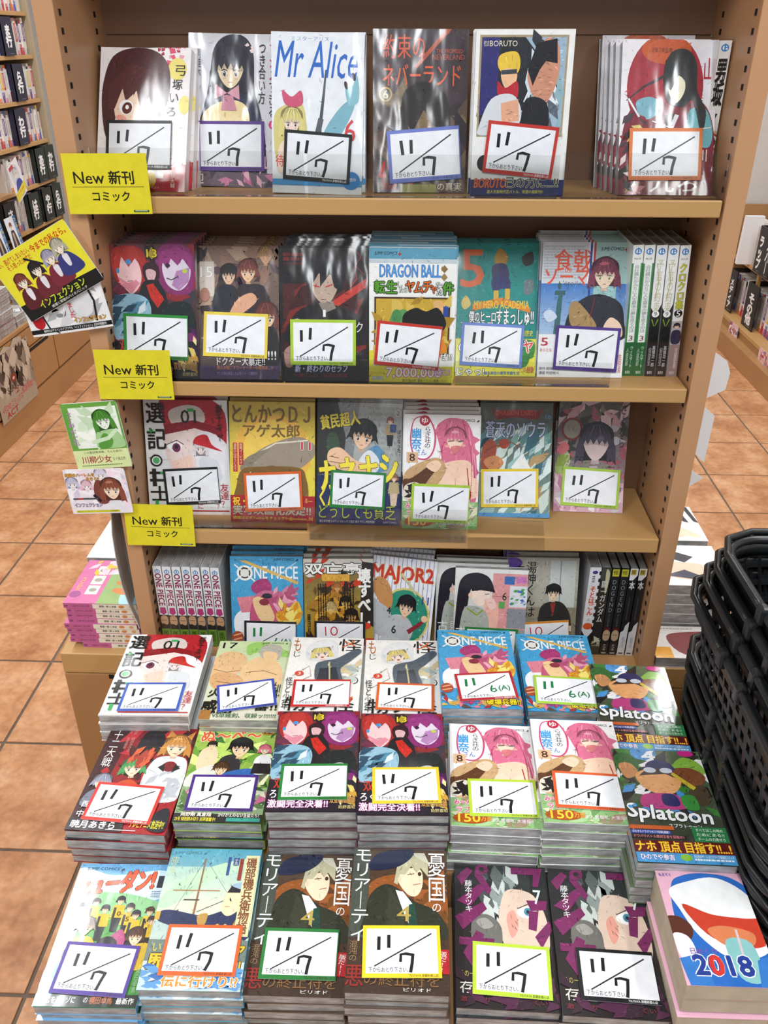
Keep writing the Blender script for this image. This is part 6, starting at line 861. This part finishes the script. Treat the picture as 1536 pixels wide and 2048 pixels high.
for k, (bx, by, bz, n, rz, sx, nm, pt) in enumerate(((.617, -.375, .700, 17, -.02, 0.002, 'lower nest standing by the flat comics', .0225), (.622, -.405, .888, 4, .01, -.009, 'upper nest set inside the lower one', .022))):
    for i in range(n):
        xo = sx * i + R.uniform(-.002, .002); b_ = basket((bx + xo, by + R.uniform(-.003, .003) - 0, bz - i * pt), rz + R.uniform(-.01, .01), 0, 'black shopping basket, %s of the %s' % (OR2[i] + (' from the top' if i else ''), nm), first); first = first or b_
    if k == 1: break
    zb = bz - (n - 1) * pt - BH - .004; tag(link('basket_stand', boxes('basket_stand', [(bx + sx * n - .15, by - .10, 0, bx + sx * n + .15, by + .10, zb)], .004), None, M_DGREEN), 'dark stand under the %s' % nm, 'stand')
# ---------------------------------------------------------------- shelving along the left aisle
XS = -1.87
lb = tag(empty('wall_bookcase'), 'tall tan bookcase of spine-out books along the left aisle', 'bookcase')
LZ = (1.54, 1.36, 1.17, .985, .80, .615, .43)
for z in LZ[:-1]: link('shelf', boxes('shelf', [(XS - .22, 2.2, z - .018, XS, 3.47, z)], .0015), lb, M_SHELF)
link('back_panel', boxes('back_panel', [(XS - .235, 2.2, .42, XS - .22, 3.5, 2.1)]), lb, M_BACK); link('side_panel', boxes('side_panel', [(XS - .22, 3.475, .40, XS + .006, 3.50, 2.1)]), lb, plain('aged_pale_side_panel', 'b0a083', .5)); link('shelf', boxes('shelf', [(XS - .22, 2.2, 1.70, XS, 3.47, 1.718)]), lb, M_SHELF)
protos = []
CC = ['e4e2de', 'd8d4ce', 'ece8e2', 'c8c2bc', 'dcd0c8', 'd4dadc', 'e6dcd0', 'b8b4b0']; AC = ['b8343c', '3c5ca8', 'd8b43c', '4c8c5c', '2c2c30', 'c86c8c', 'd8742c', '6c4c8c']
for i in range(14):
    a = Art(12, 100, CC[i % 8]); R3_ = random.Random(i); a.r(0, 0, 12, R3_.choice([0.1, 8, 14]), R3_.choice(AC)).ln(3, 18, 6, 46, 14, R3_.choice(['3a3a3e', '5c5c60', 'a83a44', '6a6c74']), i); h_ = R3_.choice([12, 20, 30]); a.r(0, 100 - h_, 12, h_, R3_.choice(AC + CC)).ln(4, 100 - h_ + 2, 4, 8, 3, 'f0f0f0', i)
    if i % 4 == 1: a.r(0, 14, 12, 50, R3_.choice(AC)).ln(3, 18, 6, 40, 12, 'f0ece4', i)
    t_ = R3_.uniform(.018, .025); pm = a.mesh('spine_print', t_, .148, .0003, .0003); pm.materials.append(M_FLAT); bm_ = boxes('comic_book', [(-t_ / 2 + .0003, 0, 0, t_ / 2 - .0003, .10, .148)]); bm_.materials.append(plain('spine_book_%d' % i, CC[i % 8], .5)); protos.append((t_, bm_, pm))
def shelf_book(i, x, y, z, rz, label, grp, sc=1.0, lean=0):
    t_, bm_, pm = protos[i % 14]; o = link('paperback', bm_); o.location = (x, y, z); o.rotation_euler = (0, lean, rz); o.scale = (1, 1, sc); s_ = link('spine_print', pm, o); s_.rotation_euler = (pi / 2, 0, 0); tag(o, label, 'book', grp); return t_
RN = ['top', 'second', 'third', 'fourth', 'fifth', 'lowest']
for r_, z in enumerate(LZ[:6]):
    y = 2.93; i = 0
    while y < 3.45:
        t_ = protos[(i * 5 + r_ * 3) % 14][0]; shelf_book(i * 5 + r_ * 3, XS - .012 - R.uniform(0, .01), y + t_ / 2, z + .0005, pi / 2, 'pale spine-out paperback on the %s visible shelf of the left aisle bookcase' % RN[r_], 'paperbacks, left aisle shelf %s' % RN[r_], sc=R.uniform(.9, 1.04)); y += t_ + R.uniform(.0003, .002); i += 1
def divider(txt, y, z, c, m, rz=pi / 2, x=XS + .012, w=.115, h=.155, lb_='', sc=1):
    a = Art(80, 110, c); a.t(txt, 20, 24, 40, 62 if len(txt) == 2 else 76, 'f2f2f4', v=1, bo=.13).ln(34, 104, 30, 3, 1, '8c8c94', 3)
    o = link('shelf_divider', boxes('shelf_divider', [(-w / 2, 0, 0, w / 2, .006, h), (-w / 2, 0, 0, -w / 2 + .004, .1, h)]), None, m); o.location = (x, y, z); o.rotation_euler = (0, 0, rz); pm = a.mesh('divider_print', w, h, .0003, .0003); pm.materials.append(M_FLAT); s_ = link('divider_print', pm, o); s_.rotation_euler = (pi / 2, 0, 0); tag(o, lb_, 'divider', 'lettered shelf dividers')
for txt, y, z, c, m, cn in (('ま行', 3.20, LZ[1], '20223a', M_NAVY, 'navy'), ('ら行', 3.235, LZ[2], '20223a', M_NAVY, 'navy'), ('わ行', 3.165, LZ[3], '20223a', M_NAVY, 'navy'), ('あ行', 3.31, LZ[4], '1b2622', M_DGREEN, 'dark green'), ('か行', 3.43, LZ[4], '1b2622', M_DGREEN, 'dark green'), ('や行', 3.305, LZ[5], '1b1e1c', M_DGREEN, 'blackish green'), ('ら行', 3.435, LZ[5], '1b2622', M_DGREEN, 'dark green'), ('は行', 3.14, LZ[5], '1b2622', M_DGREEN, 'dark green'), ('さ行', 2.86, LZ[5], '1b1a1d', M_BLK, 'black')):
    divider(txt, y, z + .001, c, m, lb_='%s divider lettered %s on the left aisle bookcase, shelf %s' % (cn, {'ま行': 'MA', 'ら行': 'RA', 'わ行': 'WA', 'あ行': 'A', 'か行': 'KA', 'や行': 'YA', 'は行': 'HA', 'さ行': 'SA'}[txt] + ' row', {1: 'one', 2: 'two', 3: 'three', 4: 'four', 5: 'five'}[LZ.index(z)]))
lc = tag(empty('drawer_cabinet'), 'long low tan drawer cabinet along the left aisle', 'cabinet')
XC = -1.59
link('carcass', boxes('carcass', [(XC - .52, 0.9, 0, XC - .016, 3.5, .385)]), lc, M_TANC); link('top', boxes('top', [(XC - .52, 0.9, .385, XC, 3.5, .402)], .002), lc, M_TANC); link('plinth', boxes('plinth', [(XC - .018, 0.9, 0, XC - .003, 3.5, .118)], .001), lc, M_TANC)
for (y0, y1) in ((.91, 1.66), (1.68, 2.455), (2.465, 3.24)):
    for (z0, z1) in ((.128, .30), (.308, .380)):
        d_ = link('drawer', boxes('drawer', [(XC - .016, y0, z0, XC - .001, y1, z1)], .0015), lc, M_TANC); link('pull_slot', boxes('pull_slot', [(XC - .003, y0 + .25, z0 + .001 if z0 > .3 else z1 - .016, XC - .0004, y1 - .25 + (.2 if z0 < .3 else 0), z0 + .012 if z0 > .3 else z1 - .002)]), d_, M_DARK)
for s_i, (y0, n) in enumerate(((1.62, 9), (1.80, 8), (1.985, 8), (2.17, 2), (2.42, 6), (2.60, 6))):
    for i in range(n): lay('comic_book', XC - .075 + R.uniform(-.004, .004), y0, .4025 + i * .0215, .128, .172, .021, None, 'grey-edged comic on the left cabinet, pile %s, level %s' % (['one', 'two', 'three', 'four', 'five', 'six'][s_i], ['one', 'two', 'three', 'four', 'five', 'six', 'seven', 'eight', 'nine'][i]), R.choice(['e0dcd8', '8c4c5c', 'c8c4c0', '4c4c54']), 'flat comics on the left cabinet')
a = Art(58, 40, '2a2b2e'); a.r(2, 2, 54, 36, 'eceff3').l([(10, 32), (48, 8)], 1, '2a2a2c').l([(14, 8), (14, 18)], 2, '1b1b1c').l([(20, 8), (20, 18)], 2, '1b1b1c').l([(32, 22), (42, 22), (38, 34)], 2, '1b1b1c')
rcard('date_card', a, .085, .058, Matrix.Translation((XC - .055, 2.225, .4462)) @ Matrix.Rotation(.5, 4, 'Z'), 'small black-bordered date card on the left cabinet pile', .001)
pc = Art(80, 110, 'e8e6ea'); pc.b([(10, 20), (40, 6), (66, 24), (60, 60), (20, 60)], 'd0d4dc').hd(40, 34, 12, 'd0d0d0', 'f0e0c8', L=.4).b([(14, 100), (30, 56), (62, 60), (70, 100)], '3c4aa0').p([(0, 82), (80, 74), (80, 100), (0, 108)], 'e0d43c').t('どーる文庫', 10, 84, 56, 8, 'c85c2c', bo=.03).r(10, 4, 30, 12, 'b8404c')
rcard('promo_card', pc, .12, .165, Matrix.Translation((XS + .07, 2.90, .79)) @ Matrix.Rotation(pi / 2, 4, 'Z') @ Matrix.Rotation(pi / 2, 4, 'X') @ Matrix.Rotation(.35, 4, 'Z'), 'white promo card with yellow band on the left aisle bookcase')
pc = Art(100, 154, 'dfe4ec'); pc.r(76, 0, 24, 154, '2c68b0').t('フェアリーテイル', 78, 10, 20, 120, 'e0d860', v=1, bo=.06).hd(38, 34, 10, '8c4a3c', 'ecc8a4', L=.1).b([(14, 140), (22, 60), (38, 50), (56, 60), (66, 140)], '3a3034').p([(30, 60), (46, 60), (44, 130), (34, 130)], 'b8a084')
for yy in (2.66, 2.81): rcard('comic_book', pc, .113, .174, Matrix.Translation((XS + .05, yy, .545)) @ Matrix.Rotation(pi / 2, 4, 'Z') @ Matrix.Rotation(pi / 2 - .15, 4, 'X'), 'face-out comic with blue spine on the left bookcase, %s one' % ('nearer' if yy < 2.7 else 'farther'), .001, 'book')
link('ledge', boxes('ledge', [(XS - .2, 2.2, .402, XS + .09, 3.4, .543)], .002), lb, M_TANC)
# cut-out poster on the cabinet front
P = [(0, 10), (8, 0), (30, 6), (46, -2), (62, 6), (74, -4), (92, 0), (96, 40), (104, 56), (108, 96), (80, 104), (40, 112), (10, 124), (4, 80), (-2, 40)]
a = Art(110, 124, 'a89c8c'); a.sc(0, 0, 110, 80, 70, ['4c403c', '8c8074', 'c8bcac', '2c2624', 'b8ab9a'], 8, 20, 5, ang=80).e(52, 56, 8, 8, '8c2a24').e(52, 56, 3, 3, 'd8c8bc').t('SEASON', 30, 66, 44, 12, '2c2420', bo=.05).t('2', 50, 78, 10, 9, 'a02820', bo=.06).t('4月DVDコミックス', 6, 92, 60, 14, 'b02c24', bo=.05, o='d8ccc0', ow=.03).t('放送開始!!', 66, 84, 38, 14, 'b02c24', bo=.05, o='d8ccc0', ow=.03).t('ACT', 14, 108, 34, 12, 'b02c24', bo=.06)
bm = bmesh.new(); vs = [bm.verts.new((x / 110 * .36 - .18, .27 - y / 124 * .27, .0002)) for x, y in P]; f = bm.faces.new(vs); r = bmesh.ops.extrude_face_region(bm, geom=[f]); bmesh.ops.translate(bm, verts=[v for v in r['geom'] if isinstance(v, bmesh.types.BMVert)], vec=(0, 0, -.002)); bmesh.ops.recalc_face_normals(bm, faces=bm.faces); me = bpy.data.meshes.new('cutout_poster'); bm.to_mesh(me); bm.free(); me.materials.append(plain('poster_buff', 'b8ac9c', .5)); o = link('cutout_poster', me)
o.matrix_world = Matrix.Translation((XC + .004, 2.02, .105)) @ Matrix.Rotation(pi / 2, 4, 'Z') @ Matrix.Rotation(pi / 2, 4, 'X'); pm = a.mesh('poster_print', .345, .255, .0004, .0004); pm.materials.append(M_FLAT); link('poster_print', pm, o); tag(o, 'brown and white cut-out poster with red lettering on the left cabinet front', 'poster')
# ---------------------------------------------------------------- shelving along the right aisle
XR = 1.72
rb = tag(empty('low_bookcase'), 'low tan bookcase along the right aisle by the white pillar', 'bookcase')
link('shelf', boxes('shelf', [(XR, 2.2, .405, XR + .22, 3.53, .425)], .0015), rb, M_SHELF); link('shelf', boxes('shelf', [(XR - .06, 2.2, .135, XR + .22, 3.53, .155)], .0015), rb, M_SHELF); link('plinth', boxes('plinth', [(1.62, 2.2, 0, XR + .22, 3.53, .10)], .002), rb, M_TANC); link('front_panel', boxes('front_panel', [(XR - .055, 2.2, .10, XR - .04, 3.53, .135)]), rb, M_TANC)
link('back_panel', boxes('back_panel', [(XR + .22, 2.2, 0, XR + .235, 3.53, .68)]), rb, M_BACK); link('bracket', boxes('bracket', [(XR - .002, 3.14, .16, XR + .012, 3.165, .405)]), rb, M_SHELF); link('side_panel', boxes('side_panel', [(XR - .0, 3.53, 0, XR + .22, 3.55, .68)]), rb, M_TANC)
for r_, (z, ya, yb, nm) in enumerate(((.4255, 2.95, 3.5, 'upper'), (.1555, 2.85, 3.5, 'lower'))):
    y = ya; i = 0
    while y < yb:
        t_ = protos[(i * 3 + r_) % 14][0]; shelf_book(i * 3 + r_, XR + .01, y + t_ / 2, z + .0005, -pi / 2, 'pale spine-out paperback on the %s shelf of the right aisle bookcase' % nm, 'paperbacks, right aisle %s shelf' % nm, sc=R.uniform(1.15, 1.3)); y += t_ + .001; i += 1
for txt, y, z, lb_ in (('その他', 3.10, .157, 'black divider lettered for other titles, lower right aisle shelf'), ('メディア', 3.40, .157, 'black divider behind the other-titles divider, lower right aisle shelf'), ('ラップ', 3.12, .427, 'black divider on the upper right aisle shelf'), ('カバー', 3.02, .427, 'nearer black divider on the upper right aisle shelf')):
    divider(txt, y, z, '1b1a1d', M_BLK, rz=-pi / 2, x=XR - .03, w=.15 if txt == 'その他' else .10, h=.215, lb_=lb_)
for y, nm in ((3.16, 'farther'), (2.72, 'nearer')):
    a = Art(60, 90, 'e0c0c4'); a.sc(0, 0, 60, 90, 60, ['c86c7c', 'f0dce0', 'a83c4c', '7c7ca8', 'e8b0a0', 'f6eef0'], 6, 14, int(y * 10)).e(26, 74, 7, 5, 'd87c3c'); rcard('floral_tag', a, .13, .16, Matrix.Translation((XR - .066, y, .0)) @ Matrix.Rotation(-pi / 2, 4, 'Z') @ Matrix.Rotation(pi / 2, 4, 'X'), 'pink floral tag hanging on the right aisle bookcase, %s one' % nm, .01, 'tag')
prism('white_folder', [(1.655, .425), (1.75, .425), (1.75, .66), (1.66, .66)], 3.30, .03, M_WHITE, 'folder', 'white folder standing on the upper right aisle shelf')
bpy.data.objects.remove(_to)
